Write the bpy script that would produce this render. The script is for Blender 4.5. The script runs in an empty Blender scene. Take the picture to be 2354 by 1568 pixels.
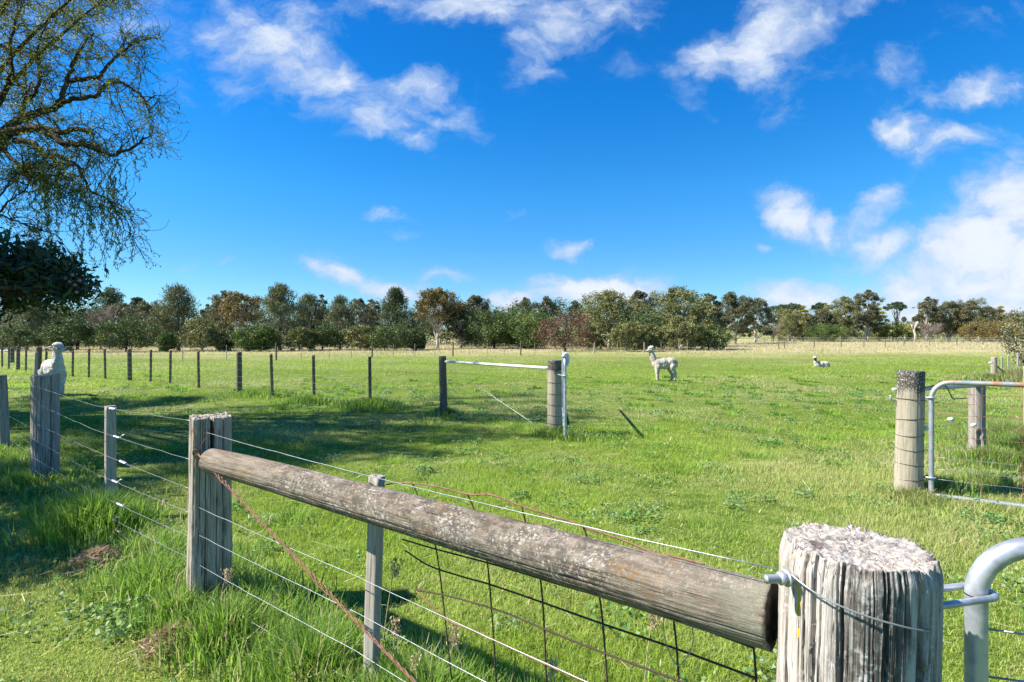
import bpy, math, random
import numpy as np
from mathutils import Vector, Matrix

R = math.radians
SC = bpy.context.scene
COL = SC.collection
rng = np.random.default_rng(7)

# ------------------------------------------------------------------ camera, world, sun, exposure
F = 1308.0                       # focal length in the units of a 2354 px wide picture
UC, VH, EYE = 1177.0, 775.0, 1.65
cam = bpy.data.cameras.new("camera")
cam.lens = 20.0
cam.sensor_width = 36.0
cam.shift_y = -9.0 / 2354.0
cam.clip_start = 0.05
cam.clip_end = 6000
camo = bpy.data.objects.new("camera", cam)
COL.objects.link(camo)
camo.location = (0, 0, EYE)
camo.rotation_euler = (R(90), 0, 0)
SC.camera = camo

SUN_EL = 45.5
SUN_DIR = Vector((-math.cos(R(SUN_EL)) * math.cos(R(4)), -math.cos(R(SUN_EL)) * math.sin(R(4)), math.sin(R(SUN_EL))))
sl = bpy.data.lights.new("sun", 'SUN')
sl.energy = 5.0
sl.angle = R(0.53)
sl.color = (1.0, 0.94, 0.84)
so = bpy.data.objects.new("sun", sl)
COL.objects.link(so)
so.rotation_euler = SUN_DIR.to_track_quat('Z', 'Y').to_euler()

SC.view_settings.view_transform = 'Standard'
SC.view_settings.look = 'None'
SC.view_settings.gamma = 1.0
SC.view_settings.use_curve_mapping = False
SC.view_settings.exposure = 1.14
SC.cycles.max_bounces = 8
SC.cycles.transparent_max_bounces = 8
SC.cycles.use_adaptive_sampling = True


class NT:
    """tiny node-tree helper"""
    def __init__(self, tree):
        self.t = tree
        self.n = tree.nodes
        self.n.clear()

    def node(self, kind, **kw):
        nd = self.n.new(kind)
        ins = kw.pop('ins', {})
        for k, v in kw.items():
            setattr(nd, k, v)
        for k, v in ins.items():
            self.put(nd.inputs[k], v)
        return nd

    def put(self, sock, v):
        if isinstance(v, bpy.types.NodeSocket):
            self.t.links.new(v, sock)
        else:
            if hasattr(sock, 'default_value') and isinstance(v, (tuple, list)) and len(v) == 3 and sock.type == 'RGBA':
                v = (*v, 1.0)
            sock.default_value = v

    def math(self, op, a, b=0.0, c=None, clamp=False):
        nd = self.n.new('ShaderNodeMath')
        nd.operation = op
        nd.use_clamp = clamp
        self.put(nd.inputs[0], a)
        self.put(nd.inputs[1], b)
        if c is not None:
            self.put(nd.inputs[2], c)
        return nd.outputs[0]

    def maprange(self, v, a, b, c=0.0, d=1.0, smooth=True):
        nd = self.n.new('ShaderNodeMapRange')
        nd.interpolation_type = 'SMOOTHSTEP' if smooth else 'LINEAR'
        for i, x in enumerate((v, a, b, c, d)):
            self.put(nd.inputs[i], x)
        return nd.outputs[0]

    def mix(self, fac, a, b, blend='MIX'):
        nd = self.n.new('ShaderNodeMix')
        nd.data_type = 'RGBA'
        nd.blend_type = blend
        self.put(nd.inputs[0], fac)
        self.put(nd.inputs[6], a)
        self.put(nd.inputs[7], b)
        return nd.outputs[2]

    def noise(self, vec, scale, detail=3.0, rough=0.55, dist=0.0):
        nd = self.n.new('ShaderNodeTexNoise')
        if vec is not None:
            self.put(nd.inputs['Vector'], vec)
        nd.inputs['Scale'].default_value = scale
        nd.inputs['Detail'].default_value = detail
        nd.inputs['Roughness'].default_value = rough
        nd.inputs['Distortion'].default_value = dist
        return nd.outputs[0]

    def mapping(self, vec, loc=(0, 0, 0), rot=(0, 0, 0), scale=(1, 1, 1), kind='POINT'):
        nd = self.n.new('ShaderNodeMapping')
        nd.vector_type = kind
        self.put(nd.inputs[0], vec)
        nd.inputs[1].default_value = loc
        nd.inputs[2].default_value = rot
        nd.inputs[3].default_value = scale
        return nd.outputs[0]

    def ramp(self, fac, stops):
        nd = self.n.new('ShaderNodeValToRGB')
        cr = nd.color_ramp
        while len(cr.elements) < len(stops):
            cr.elements.new(0.5)
        for e, (p, c) in zip(cr.elements, stops):
            e.position = p
            e.color = (*c, 1.0)
        self.put(nd.inputs[0], fac)
        return nd.outputs[0]

    def attr(self, name):
        nd = self.n.new('ShaderNodeAttribute')
        nd.attribute_name = name
        return nd.outputs['Fac']


# ---- sky: Nishita, with clouds that live at fixed directions of the sky
world = bpy.data.worlds.new("World")
SC.world = world
world.use_nodes = True
W = NT(world.node_tree)
sky = W.node('ShaderNodeTexSky', sky_type='NISHITA', sun_disc=False)
sky.sun_elevation = R(SUN_EL)
sky.sun_rotation = math.atan2(SUN_DIR.x, SUN_DIR.y)
sky.altitude = 0.0
sky.air_density = 1.0
sky.dust_density = 0.0
sky.ozone_density = 3.0
hsv = W.node('ShaderNodeHueSaturation', ins={'Hue': 0.497, 'Saturation': 1.30, 'Value': 1.12, 'Color': sky.outputs[0]})
tc = W.node('ShaderNodeTexCoord')
sep = W.node('ShaderNodeSeparateXYZ', ins={0: tc.outputs['Generated']})
# the deep polarised blue of the photo: grade the sky by elevation
grade = W.ramp(sep.outputs[2], [(0.0, (.26, .38, .52)), (.125, (.25, .415, .55)), (.24, (.20, .48, .62)), (.38, (.095, .46, .655)), (.65, (.07, .40, .62))])
blue = W.mix(1.0, hsv.outputs[0], grade, 'MULTIPLY')
blue = W.mix(1.0, blue, (2.0, 2.0, 2.0), 'MULTIPLY')
yy = W.math('MAXIMUM', sep.outputs[1], 0.08)
gx = W.math('DIVIDE', sep.outputs[0], yy)
gz = W.math('DIVIDE', sep.outputs[2], yy)
gvec = W.node('ShaderNodeCombineXYZ', ins={0: gx, 1: gz, 2: 0.0}).outputs[0]
# wispy distortion of the sheet of sky coordinates
dn = W.node('ShaderNodeTexNoise', ins={'Vector': gvec, 'Scale': 4.5, 'Detail': 6.0, 'Roughness': 0.62})
dv = W.node('ShaderNodeVectorMath', operation='MULTIPLY_ADD',
            ins={0: dn.outputs[1], 1: (0.16, 0.13, 0.0), 2: gvec}).outputs[0]
dv = W.node('ShaderNodeVectorMath', operation='SUBTRACT', ins={0: dv, 1: (0.08, 0.065, 0.0)}).outputs[0]
CLOUDS = [  # u, v, radius u, radius v, tilt (deg), weight : directions given in the photo's own grid
    (600, 110, 130, 110, -30, .85), (690, 70, 120, 70, -50, .7), (760, 200, 210, 75, -25, .85), (950, 225, 150, 55, -18, .75), (830, 40, 90, 50, 0, .45),
    (1090, 290, 45, 45, 0, .55), (940, 315, 70, 35, -30, .5), (1040, 210, 60, 40, 0, .45),
    (1180, 5, 330, 60, 0, .8), (1270, 70, 120, 70, 30, .75), (1225, 140, 70, 50, 20, .7), (1030, 20, 90, 50, 0, .5), (1450, 20, 80, 40, 0, .4),
    (1790, 60, 130, 70, 25, 1.0), (1740, 110, 70, 60, 0, .85), (1900, 30, 170, 60, 20, .7), (1860, 190, 130, 110, 30, .33),
    (1630, 130, 55, 50, 30, .75), (1580, 220, 60, 80, 25, .55), (1440, 155, 60, 40, 20, .33),
    (2220, 215, 130, 45, 18, .85), (2090, 170, 65, 60, 30, .55), (2070, 310, 70, 55, 0, .75), (2170, 330, 110, 45, 12, .8), (2310, 190, 60, 40, 0, .6), (2130, 130, 90, 35, 20, .4),
    (2250, 40, 130, 50, 30, .28),
    (1810, 490, 70, 45, -30, .85), (1900, 530, 70, 30, -10, .85), (2000, 495, 100, 34, 28, .9), (2060, 470, 55, 25, 0, .6),
    (2030, 565, 90, 45, 15, .9), (1950, 610, 50, 35, 40, .6),
    (2330, 480, 110, 90, 30, 1.1), (2260, 570, 150, 90, 10, 1.25), (2130, 650, 160, 70, 15, 1.15), (2300, 680, 190, 90, 0, 1.2), (2420, 620, 160, 200, 0, 1.2), (2110, 720, 120, 40, 0, .9),
    (800, 625, 90, 24, -18, .85), (900, 655, 100, 28, -12, .85), (1035, 640, 60, 16, 0, .5), (770, 580, 90, 16, -14, .3),
    (1370, 660, 150, 38, 5, 1.0), (1290, 670, 70, 26, -10, .8), (1165, 685, 75, 26, 0, .8), (1420, 640, 100, 20, 0, .7),
    (1830, 675, 110, 34, 6, .9), (1870, 660, 60, 24, 0, .7), (1312, 572, 52, 18, 0, .8), (1735, 570, 30, 13, 0, .5),
    (905, 512, 50, 17, -14, .4), (945, 552, 45, 12, -10, .35), (1180, 500, 40, 14, -20, .35), (415, 598, 40, 15, 0, .35), (520, 595, 25, 10, 0, .25),
    (160, 20, 330, 70, 0, .42), (440, 170, 60, 120, 10, .38), (430, 260, 60, 60, 0, .3), (70, 120, 150, 120, 0, .25),
]
acc = None
for (u, v, ru, rv, a, w) in CLOUDS:
    w = w * 1.35 if (v > 480 and u < 1900) else w
    m = W.mapping(dv, loc=((u - UC) / F, (VH - v) / F, 0), rot=(0, 0, R(a)), scale=(ru / F, rv / F, 1.0), kind='TEXTURE')
    ln = W.node('ShaderNodeVectorMath', operation='LENGTH', ins={0: m}).outputs['Value']
    s = W.maprange(ln, 2.1, 0.0, 0.0, w * 1.15)
    acc = s if acc is None else W.math('MAXIMUM', acc, s)
n1 = W.noise(W.mapping(dv, rot=(0, 0, R(-12)), scale=(1.0, 1.7, 1.0)), 6.0, 12.0, 0.60, 0.25)
n2 = W.noise(W.mapping(dv, rot=(0, 0, R(-20)), scale=(1.0, 1.9, 1.0)), 17.0, 10.0, 0.62, 0.3)
nn = W.math('ADD', W.math('MULTIPLY', n1, 0.75), W.math('MULTIPLY', n2, 0.25))
dens = W.math('ADD', W.math('MULTIPLY', acc, 0.95), W.math('MULTIPLY', W.math('SUBTRACT', nn, 0.5), 3.1))
alpha = W.maprange(dens, 0.20, 1.25)
alpha = W.math('MULTIPLY', alpha, W.maprange(acc, 0.03, 0.40))
alpha = W.math('MULTIPLY', alpha, W.maprange(sep.outputs[1], 0.08, 0.25))
alpha = W.math('MULTIPLY', alpha, 0.95)
# thin cloud reads lavender grey, thick cloud white; low side a little greyer
ccol = W.mix(W.maprange(dens, 0.3, 1.5), (3.3, 4.5, 6.6), (6.5, 6.9, 7.5))
ccol = W.mix(W.maprange(n1, 0.62, 0.40, 0.0, 0.34), ccol, (4.5, 5.4, 6.7))
out = W.mix(alpha, blue, ccol)
bg = W.node('ShaderNodeBackground', ins={'Color': out, 'Strength': 0.0625})
wo = W.node('ShaderNodeOutputWorld')
W.t.links.new(bg.outputs[0], wo.inputs[0])


# ------------------------------------------------------------------ generic helpers
def P(u, v, d):
    """point seen at (u, v) of the 2354 px wide photo, d metres in front of the eye"""
    return Vector((d * (u - UC) / F, d, EYE + d * (VH - v) / F))


def hash2(ix, iy, seed):
    h = (ix.astype(np.int64) * 374761393 + iy.astype(np.int64) * 668265263 + seed * 1274126177) & 0x7fffffff
    h = ((h ^ (h >> 13)) * 1274126177) & 0x7fffffff
    return ((h ^ (h >> 16)) & 0xffff) / 65535.0


def vn(x, y, seed=0):
    x = np.asarray(x, float); y = np.asarray(y, float)
    ix = np.floor(x); iy = np.floor(y)
    fx = x - ix; fy = y - iy
    fx = fx * fx * (3 - 2 * fx); fy = fy * fy * (3 - 2 * fy)
    a = hash2(ix, iy, seed); b = hash2(ix + 1, iy, seed)
    c = hash2(ix, iy + 1, seed); d = hash2(ix + 1, iy + 1, seed)
    return (a * (1 - fx) + b * fx) * (1 - fy) + (c * (1 - fx) + d * fx) * fy


def fbm(x, y, seed=0, oct=4):
    s = 0; a = 0.5; t = 0
    for i in range(oct):
        s = s + a * vn(np.asarray(x) * 2 ** i, np.asarray(y) * 2 ** i, seed + i * 17)
        t += a; a *= 0.5
    return s / t


def sstep(a, b, x):
    t = np.clip((np.asarray(x, float) - a) / (b - a), 0, 1)
    return t * t * (3 - 2 * t)


def H(x, y):
    """height of the paddock: nearly flat, rising gently far away"""
    x = np.asarray(x, float); y = np.asarray(y, float)
    near = sstep(2, 9, np.hypot(x, y))
    return (0.07 * (fbm(x * 0.13 + 5, y * 0.13 + 3, 3, 3) - 0.5) * near + 0.9 * sstep(70, 250, y)
            + 0.025 * (fbm(x * 0.8, y * 0.8, 9, 2) - 0.5))


def Hf(x, y):
    return float(H(x, y))


def npmesh(name, V, faces, mat=None, attrs=None, smooth=False):
    """faces: list of int arrays (n, k)"""
    V = np.asarray(V, np.float32)
    me = bpy.data.meshes.new(name)
    me.vertices.add(len(V))
    me.vertices.foreach_set('co', V.ravel())
    faces = [np.asarray(f, np.int32) for f in faces if len(f)]
    loops = np.concatenate([f.ravel() for f in faces])
    sizes = np.concatenate([np.full(len(f), f.shape[1], np.int32) for f in faces])
    starts = np.concatenate([[0], np.cumsum(sizes)[:-1]]).astype(np.int32)
    me.loops.add(len(loops))
    me.loops.foreach_set('vertex_index', loops)
    me.polygons.add(len(sizes))
    me.polygons.foreach_set('loop_start', starts)
    if smooth:
        me.polygons.foreach_set('use_smooth', np.ones(len(sizes), bool))
    me.update(calc_edges=True)
    for k, a in (attrs or {}).items():
        at = me.attributes.new(k, 'FLOAT', 'POINT')
        at.data.foreach_set('value', np.asarray(a, np.float32))
    if mat:
        me.materials.append(mat)
    return me


def link(name, me, parent=None, loc=None, rot=None):
    o = bpy.data.objects.new(name, me)
    COL.objects.link(o)
    if parent is not None:
        o.parent = parent
    if loc is not None:
        o.location = loc
    if rot is not None:
        o.rotation_euler = rot
    return o


def tag(o, label=None, cat=None, group=None, kind=None):
    for k, v in (('label', label), ('category', cat), ('group', group), ('kind', kind)):
        if v:
            o[k] = v
    return o


def thing(name, label, cat, loc=(0, 0, 0), group=None):
    return tag(link(name, None, None, loc), label, cat, group)


class MB:
    """collects tubes, boxes and discs, builds ONE mesh"""
    def __init__(self, origin=(0, 0, 0)):
        self.V = []; self.F = {3: [], 4: []}; self.n = 0
        self.o = np.array(origin, float)

    def add(self, V, F):
        F = np.asarray(F, np.int64)
        self.V.append(np.asarray(V, float) - self.o)
        self.F[F.shape[1]].append(F + self.n)
        self.n += len(V)

    def tube(self, pts, rad, k=8, caps=True):
        pts = np.asarray([tuple(p) for p in pts], float)
        n = len(pts)
        rad = np.full(n, rad, float) if np.isscalar(rad) else np.asarray(rad, float)
        T = np.gradient(pts, axis=0)
        T /= np.linalg.norm(T, axis=1)[:, None] + 1e-12
        up = np.array([0, 0, 1.0]) if abs(T[0][2]) < 0.9 else np.array([0, 1.0, 0])
        ang = np.linspace(0, 2 * math.pi, k, endpoint=False)
        V = np.zeros((n, k, 3))
        a = np.cross(T[0], up); a /= np.linalg.norm(a)
        for i in range(n):
            a = a - T[i] * np.dot(a, T[i]); a /= np.linalg.norm(a) + 1e-12
            b = np.cross(T[i], a)
            V[i] = pts[i] + rad[i] * (np.cos(ang)[:, None] * a + np.sin(ang)[:, None] * b)
        idx = np.arange(n * k).reshape(n, k)
        q = np.stack([idx[:-1], np.roll(idx, -1, 1)[:-1], np.roll(idx, -1, 1)[1:], idx[1:]], -1).reshape(-1, 4)
        base = self.n
        self.add(V.reshape(-1, 3), q)
        if caps:
            for i, ring in ((0, idx[0][::-1]), (n - 1, idx[-1])):
                self.V.append(pts[i][None] - self.o); c = self.n; self.n += 1
                r = ring + base
                self.F[3].append(np.stack([r, np.roll(r, -1), np.full(k, c)], -1))
        return self

    def box(self, c, size, M=None, bevel=0.0):
        s = np.array(size, float) / 2
        v = np.array([(x, y, z) for x in (-1, 1) for y in (-1, 1) for z in (-1, 1)], float) * s
        if M is not None:
            v = v @ np.array(M.to_3x3().transposed())
        f = [(0, 1, 3, 2), (4, 6, 7, 5), (0, 4, 5, 1), (2, 3, 7, 6), (0, 2, 6, 4), (1, 5, 7, 3)]
        self.add(v + np.array(c, float), f)
        return self

    def build(self, name, mat, parent=None, smooth=True, world_parent=True):
        V = np.concatenate(self.V)
        me = npmesh(name, V, [np.concatenate(f) for f in self.F.values() if f], mat, smooth=smooth)
        return link(name, me, parent)


# ------------------------------------------------------------------ materials
def new_mat(name):
    m = bpy.data.materials.new(name)
    m.use_nodes = True
    return m, NT(m.node_tree)


def finish(N, bsdf):
    o = N.node('ShaderNodeOutputMaterial')
    N.t.links.new(bsdf, o.inputs[0])


def leaf_mat(name, dark, light, straw=None, transl=0.3, rough=0.55):
    m, N = new_mat(name)
    c = N.mix(N.attr('rnd'), dark, light)
    if straw:
        c = N.mix(N.attr('tint'), c, straw)
    pr = N.node('ShaderNodeBsdfPrincipled', ins={'Base Color': c, 'Roughness': rough, 'Specular IOR Level': 0.25})
    tr = N.node('ShaderNodeBsdfTranslucent', ins={'Color': c})
    mx = N.node('ShaderNodeMixShader', ins={0: transl, 1: pr.outputs[0], 2: tr.outputs[0]})
    finish(N, mx.outputs[0])
    return m


def metal_mat(name, col, col2=None, rough=0.45, metallic=0.75, scale=14, lo=.45, hi=.62, stretch=(1, 1, 1)):
    m, N = new_mat(name)
    tcn = N.node('ShaderNodeTexCoord').outputs['Object']
    n = N.noise(N.mapping(tcn, scale=stretch), scale, 5, 0.6)
    c = N.mix(N.maprange(n, lo, hi), col, col2 or tuple(x * 0.8 for x in col))
    pr = N.node('ShaderNodeBsdfPrincipled', ins={'Base Color': c, 'Roughness': rough, 'Metallic': metallic})
    finish(N, pr.outputs[0])
    return m


def wood_mat(name, base, dark, light, grain=46.0, patch=0.5, lichen=None, lichen_amt=0.0, pscale=5.0, bump=0.5, paint=None, stretch=0.05, lfine=75, lcov=(.42, .58)):
    """weathered timber, grain along local z"""
    m, N = new_mat(name)
    ob = N.node('ShaderNodeTexCoord').outputs['Object']
    warp = N.noise(N.mapping(ob, scale=(1, 1, .5)), 7, 3)
    gv = N.mapping(ob, scale=(grain, grain, grain * stretch))
    g1 = N.noise(gv, 1.0, 7, 0.72, 0.6)
    g2 = N.noise(N.mapping(ob, scale=(grain * 4, grain * 4, grain * stretch * 4)), 1.0, 4, 0.65)
    g = N.math('ADD', N.math('MULTIPLY', g1, 0.7), N.math('MULTIPLY', g2, 0.3))
    c = N.ramp(g, [(0.30, dark), (0.44, base), (0.58, light), (0.8, tuple(min(1, x * 1.12) for x in light))])
    pn = N.noise(N.mapping(ob, scale=(1, 1, 0.24)), pscale, 5, 0.62, 0.3)
    pm = N.maprange(N.math('ADD', pn, N.math('MULTIPLY', N.math('SUBTRACT', g1, 0.5), 0.4)), 0.54, 0.66, 0.0, patch)
    c = N.mix(pm, c, tuple(x * 0.42 for x in dark))
    if lichen:
        ln_ = N.noise(ob, lfine, 5, 0.7)
        lb = N.noise(ob, 7, 3, 0.55)
        lm = N.math('MULTIPLY', N.maprange(ln_, 0.50, 0.60), N.maprange(lb, lcov[0], lcov[1]))
        c = N.mix(N.math('MULTIPLY', lm, lichen_amt), c, lichen)
    if paint:
        c = paint(N, ob, c)
    hgt = N.math('ADD', g1, N.math('MULTIPLY', g2, 0.6))
    bp = N.node('ShaderNodeBump', ins={'Strength': bump, 'Distance': 0.006, 'Height': hgt})
    pr = N.node('ShaderNodeBsdfPrincipled', ins={'Base Color': c, 'Roughness': 0.9, 'Specular IOR Level': 0.15, 'Normal': bp.outputs[0]})
    finish(N, pr.outputs[0])
    return m


def yellow_mark(N, ob, c):
    # old dab of yellow paint on the left of the post front
    s = N.node('ShaderNodeSeparateXYZ', ins={0: ob})
    a = N.math('ARCTAN2', s.outputs[1], s.outputs[0])
    wob = N.noise(ob, 30, 3)
    da = N.math('ABSOLUTE', N.math('SUBTRACT', a, -2.86))
    band = N.math('LESS_THAN', N.math('ADD', da, N.math('MULTIPLY', wob, 0.04)), 0.049)
    z1 = N.math('MULTIPLY', N.math('GREATER_THAN', s.outputs[2], 1.03), N.math('LESS_THAN', s.outputs[2], 1.092))
    z2 = N.math('MULTIPLY', N.math('GREATER_THAN', s.outputs[2], .985), N.math('LESS_THAN', s.outputs[2], 1.005))
    zz = N.math('MAXIMUM', z1, z2)
    return N.mix(N.math('MULTIPLY', N.math('MULTIPLY', band, zz), N.maprange(N.noise(ob, 60, 3), .3, .45)), c, (0.72, 0.42, 0.005))


M = {}
def hair(N, ob, c, scale, amt):
    # hairline drying cracks running with the grain
    cr = N.noise(N.mapping(ob, scale=(1, 1, .02)), scale, 3, .55, .35)
    k = N.maprange(N.math('ABSOLUTE', N.math('SUBTRACT', cr, .5)), .022, .005)
    k = N.math('MULTIPLY', k, N.maprange(N.noise(N.mapping(ob, scale=(1, 1, .25)), 13, 3), .44, .54))
    return N.mix(N.math('MULTIPLY', k, amt), c, (.022, .018, .014))


def big_marks(N, ob, c):
    # blackened weather streaks with torn edges
    w = N.math('MULTIPLY', N.maprange(N.noise(N.mapping(ob, scale=(1, 1, .16)), 17, 6, .7, .4), .52, .60), N.maprange(N.noise(ob, 6, 3), .44, .60))
    c = N.mix(N.math('MULTIPLY', w, .75), c, (.075, .066, .056))
    return yellow_mark(N, ob, hair(N, ob, c, 62, .9))


M['wood_big'] = wood_mat('weathered_white_timber', (.35, .31, .265), (.10, .084, .068), (.54, .495, .445), 50, .8, (.52, .505, .47), .75, 8.0, 1.0, big_marks, .05)
M['wood_left'] = wood_mat('weathered_split_timber', (.33, .285, .22), (.105, .088, .066), (.50, .45, .375), 44, .6, None, 0, 7, 1.0, lambda N, ob, c: hair(N, ob, c, 55, .9))
M['wood_grey'] = wood_mat('grey_timber', (.29, .255, .215), (.115, .098, .08), (.42, .38, .33), 44, .6, None, 0, 7, .9, lambda N, ob, c: hair(N, ob, c, 50, .85))
M['wood_batten'] = wood_mat('sawn_grey_batten', (.28, .25, .205), (.12, .105, .085), (.40, .37, .32), 55, .4, None, 0, 4, .4)
M['wood_pine'] = wood_mat('treated_pine_post', (.27, .23, .165), (.13, .105, .07), (.36, .32, .24), 30, .45, (.6, .58, .5), .25, 3.5, .4)
M['wood_pine_dark'] = wood_mat('old_pine_post', (.115, .098, .07), (.045, .038, .028), (.18, .155, .115), 30, .5, None, 0, 3.5, .4)
M['wood_stump'] = wood_mat('dark_split_post', (.24, .21, .18), (.09, .075, .06), (.34, .31, .27), 30, .7, None, 0, 4, .5)
def log_marks(N, ob, c):
    # rusty-orange lichen in long patches, a greenish treated foot, hairline drying cracks
    o1 = N.math('MULTIPLY', N.maprange(N.noise(N.mapping(ob, scale=(1, 1, .45)), 9, 4, .6), .54, .66), N.maprange(N.noise(ob, 60, 4), .40, .58))
    c = N.mix(N.math('MULTIPLY', o1, .75), c, (.23, .125, .035))
    s_ = N.node('ShaderNodeSeparateXYZ', ins={0: ob})
    wob = N.math('MULTIPLY', N.math('SUBTRACT', N.noise(ob, 4, 4, .6), .5), 1.6)
    zz = N.math('ADD', s_.outputs[2], wob)
    mid = N.math('MULTIPLY', N.maprange(zz, .35, 1.1), N.maprange(zz, 3.1, 2.5))
    alg = N.math('MULTIPLY', mid, N.maprange(N.noise(ob, 24, 6, .7), .42, .60))
    c = N.mix(N.math('MULTIPLY', alg, .72), c, (.068, .060, .050))
    spk = N.math('MULTIPLY', N.maprange(N.noise(ob, 85, 5, .72), .53, .60), N.math('MULTIPLY', mid, N.maprange(N.noise(ob, 11, 4), .36, .56)))
    c = N.mix(N.math('MULTIPLY', spk, .85), c, (.44, .42, .375))
    gr = N.math('MULTIPLY', N.maprange(s_.outputs[2], 2.75, 3.15), N.maprange(N.noise(ob, 12, 3), .42, .58))
    c = N.mix(N.math('MULTIPLY', gr, .5), c, (.22, .235, .17))
    cr = N.noise(N.mapping(ob, scale=(1, 1, .012)), 42, 2, .5, .15)
    ln_ = N.maprange(N.math('ABSOLUTE', N.math('SUBTRACT', cr, .5)), .016, .004)
    ln_ = N.math('MULTIPLY', ln_, N.maprange(N.noise(N.mapping(ob, scale=(1, 1, .2)), 9, 2), .48, .56))
    return N.mix(N.math('MULTIPLY', ln_, .85), c, (.018, .014, .010))


M['wood_log'] = wood_mat('lichen_covered_log', (.15, .118, .084), (.06, .046, .033), (.245, .205, .155), 46, .65, (.43, .405, .36),   .35, 4.0, 1.0, log_marks, .10, 150, (.34, .56))
def dark_cap(N, ob, c):
    s_ = N.node('ShaderNodeSeparateXYZ', ins={0: ob})
    k = N.maprange(N.math('ADD', s_.outputs[2], N.math('MULTIPLY', N.noise(N.mapping(ob, scale=(1, 1, .3)), 14, 4), .35)), 1.20, 1.29)
    sp = N.maprange(N.noise(ob, 60, 4, .7), .53, .60)
    return N.mix(N.math('MULTIPLY', k, .88), c, N.mix(sp, (.035, .032, .027), (.40, .40, .37)))


M['wood_pine_cap'] = wood_mat('pine_post_with_dark_top', (.30, .26, .19), (.15, .125, .085), (.39, .35, .27), 30, .35, (.6, .58, .5), .2, 3.5, .4, dark_cap)
M['log_end'] = wood_mat('dark_log_end', (.05, .04, .03), (.02, .017, .012), (.085, .07, .055), 30, .5)
M['galv'] = metal_mat('galvanised_steel', (.52, .55, .59), (.33, .36, .40), .45, .55, 16, .40, .66)
M['galv_old'] = metal_mat('dull_galvanised_pipe', (.45, .47, .49), (.33, .35, .37), .5, .5, 9)
M['wire'] = metal_mat('galvanised_wire', (.36, .38, .40), (.25, .27, .29), .38, .5, 30)
M['rust'] = metal_mat('rusty_wire', (.27, .135, .085), (.16, .075, .045), .85, .1, 40)
M['rust_dark'] = metal_mat('dark_rusty_wire', (.055, .035, .026), (.11, .05, .03), .85, .1, 30, .5, .7)
M['rust_pipe'] = metal_mat('rust_streaked_pipe', (.55, .55, .53), (.34, .15, .07), .6, .2, 7, .50, .60)
m, N = new_mat('galvanised_pipe_rusting_on_top')
ob = N.node('ShaderNodeTexCoord').outputs['Object']
s_ = N.node('ShaderNodeSeparateXYZ', ins={0: ob})
rk = N.math('MULTIPLY', N.maprange(s_.outputs[2], 1.12, 1.17), N.maprange(N.noise(ob, 9, 4, .6), .44, .56))
rc = N.mix(N.math('MULTIPLY', rk, .9), N.mix(N.maprange(N.noise(ob, 12, 4), .4, .6), (.42, .45, .48), (.33, .36, .39)), (.36, .17, .085))
pr = N.node('ShaderNodeBsdfPrincipled', ins={'Base Color': rc, 'Roughness': .5, 'Metallic': N.math('SUBTRACT', .5, N.math('MULTIPLY', rk, .45))})
finish(N, pr.outputs[0])
M['rust_pipe'] = m
M['paint_pipe'] = metal_mat('white_painted_rusty_pipe', (.74, .71, .64), (.38, .17, .06), .6, 0.0, 2.6, .63, .68)
M['white_paint'] = metal_mat('flaking_white_paint', (.72, .72, .70), (.5, .49, .46), .6, 0.0, 20)
M['white_plastic'] = metal_mat('white_plastic', (.75, .75, .76), (.62, .63, .66), .5, 0.0, 20)
M['black_cable'] = metal_mat('black_cable', (.02, .02, .022), (.03, .03, .03), .5, 0.0, 20)
M['blue_plastic'] = metal_mat('blue_plastic', (.03, .05, .25), (.03, .05, .25), .5, 0.0, 20)

# paddock soil and thatch under the grass
m, N = new_mat('paddock_ground')
ob = N.node('ShaderNodeNewGeometry').outputs['Position']
sx = N.node('ShaderNodeSeparateXYZ', ins={0: ob})
g1 = N.noise(ob, 0.35, 4, .6)
g2 = N.noise(ob, 3.5, 5, .65)
g3 = N.noise(ob, 40, 4, .7)
gc = N.mix(N.maprange(g2, .35, .65), (.085, .15, .016), (.19, .27, .045))
gc = N.mix(N.maprange(N.math('ADD', N.math('MULTIPLY', g1, .6), N.math('MULTIPLY', g3, .4)), .46, .62, 0, .55), gc, (.24, .225, .08))
gc = N.mix(N.maprange(g3, .30, .55, .55, 0), gc, (.035, .045, .012))
far = N.maprange(N.math('ADD', sx.outputs[1], N.math('MULTIPLY', N.noise(ob, .07, 4), 34)), 52, 84)
gc = N.mix(far, gc, N.mix(N.maprange(g1, .3, .7), (.30, .27, .13), (.44, .38, .20)))
vfar = N.maprange(sx.outputs[1], 210, 260)
gc = N.mix(vfar, gc, (.17, .21, .06))
bp = N.node('ShaderNodeBump', ins={'Strength': .7, 'Distance': .05, 'Height': g3})
pr = N.node('ShaderNodeBsdfPrincipled', ins={'Base Color': gc, 'Roughness': .95, 'Specular IOR Level': .05, 'Normal': bp.outputs[0]})
finish(N, pr.outputs[0])
M['ground'] = m
m, N = new_mat('hill_pasture')
ob = N.node('ShaderNodeNewGeometry').outputs['Position']
c = N.mix(N.maprange(N.noise(ob, .02, 4), .4, .6), (.14, .19, .07), (.26, .26, .11))
pr = N.node('ShaderNodeBsdfPrincipled', ins={'Base Color': c, 'Roughness': 1.0, 'Specular IOR Level': .0})
finish(N, pr.outputs[0])
M['hill'] = m

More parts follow.
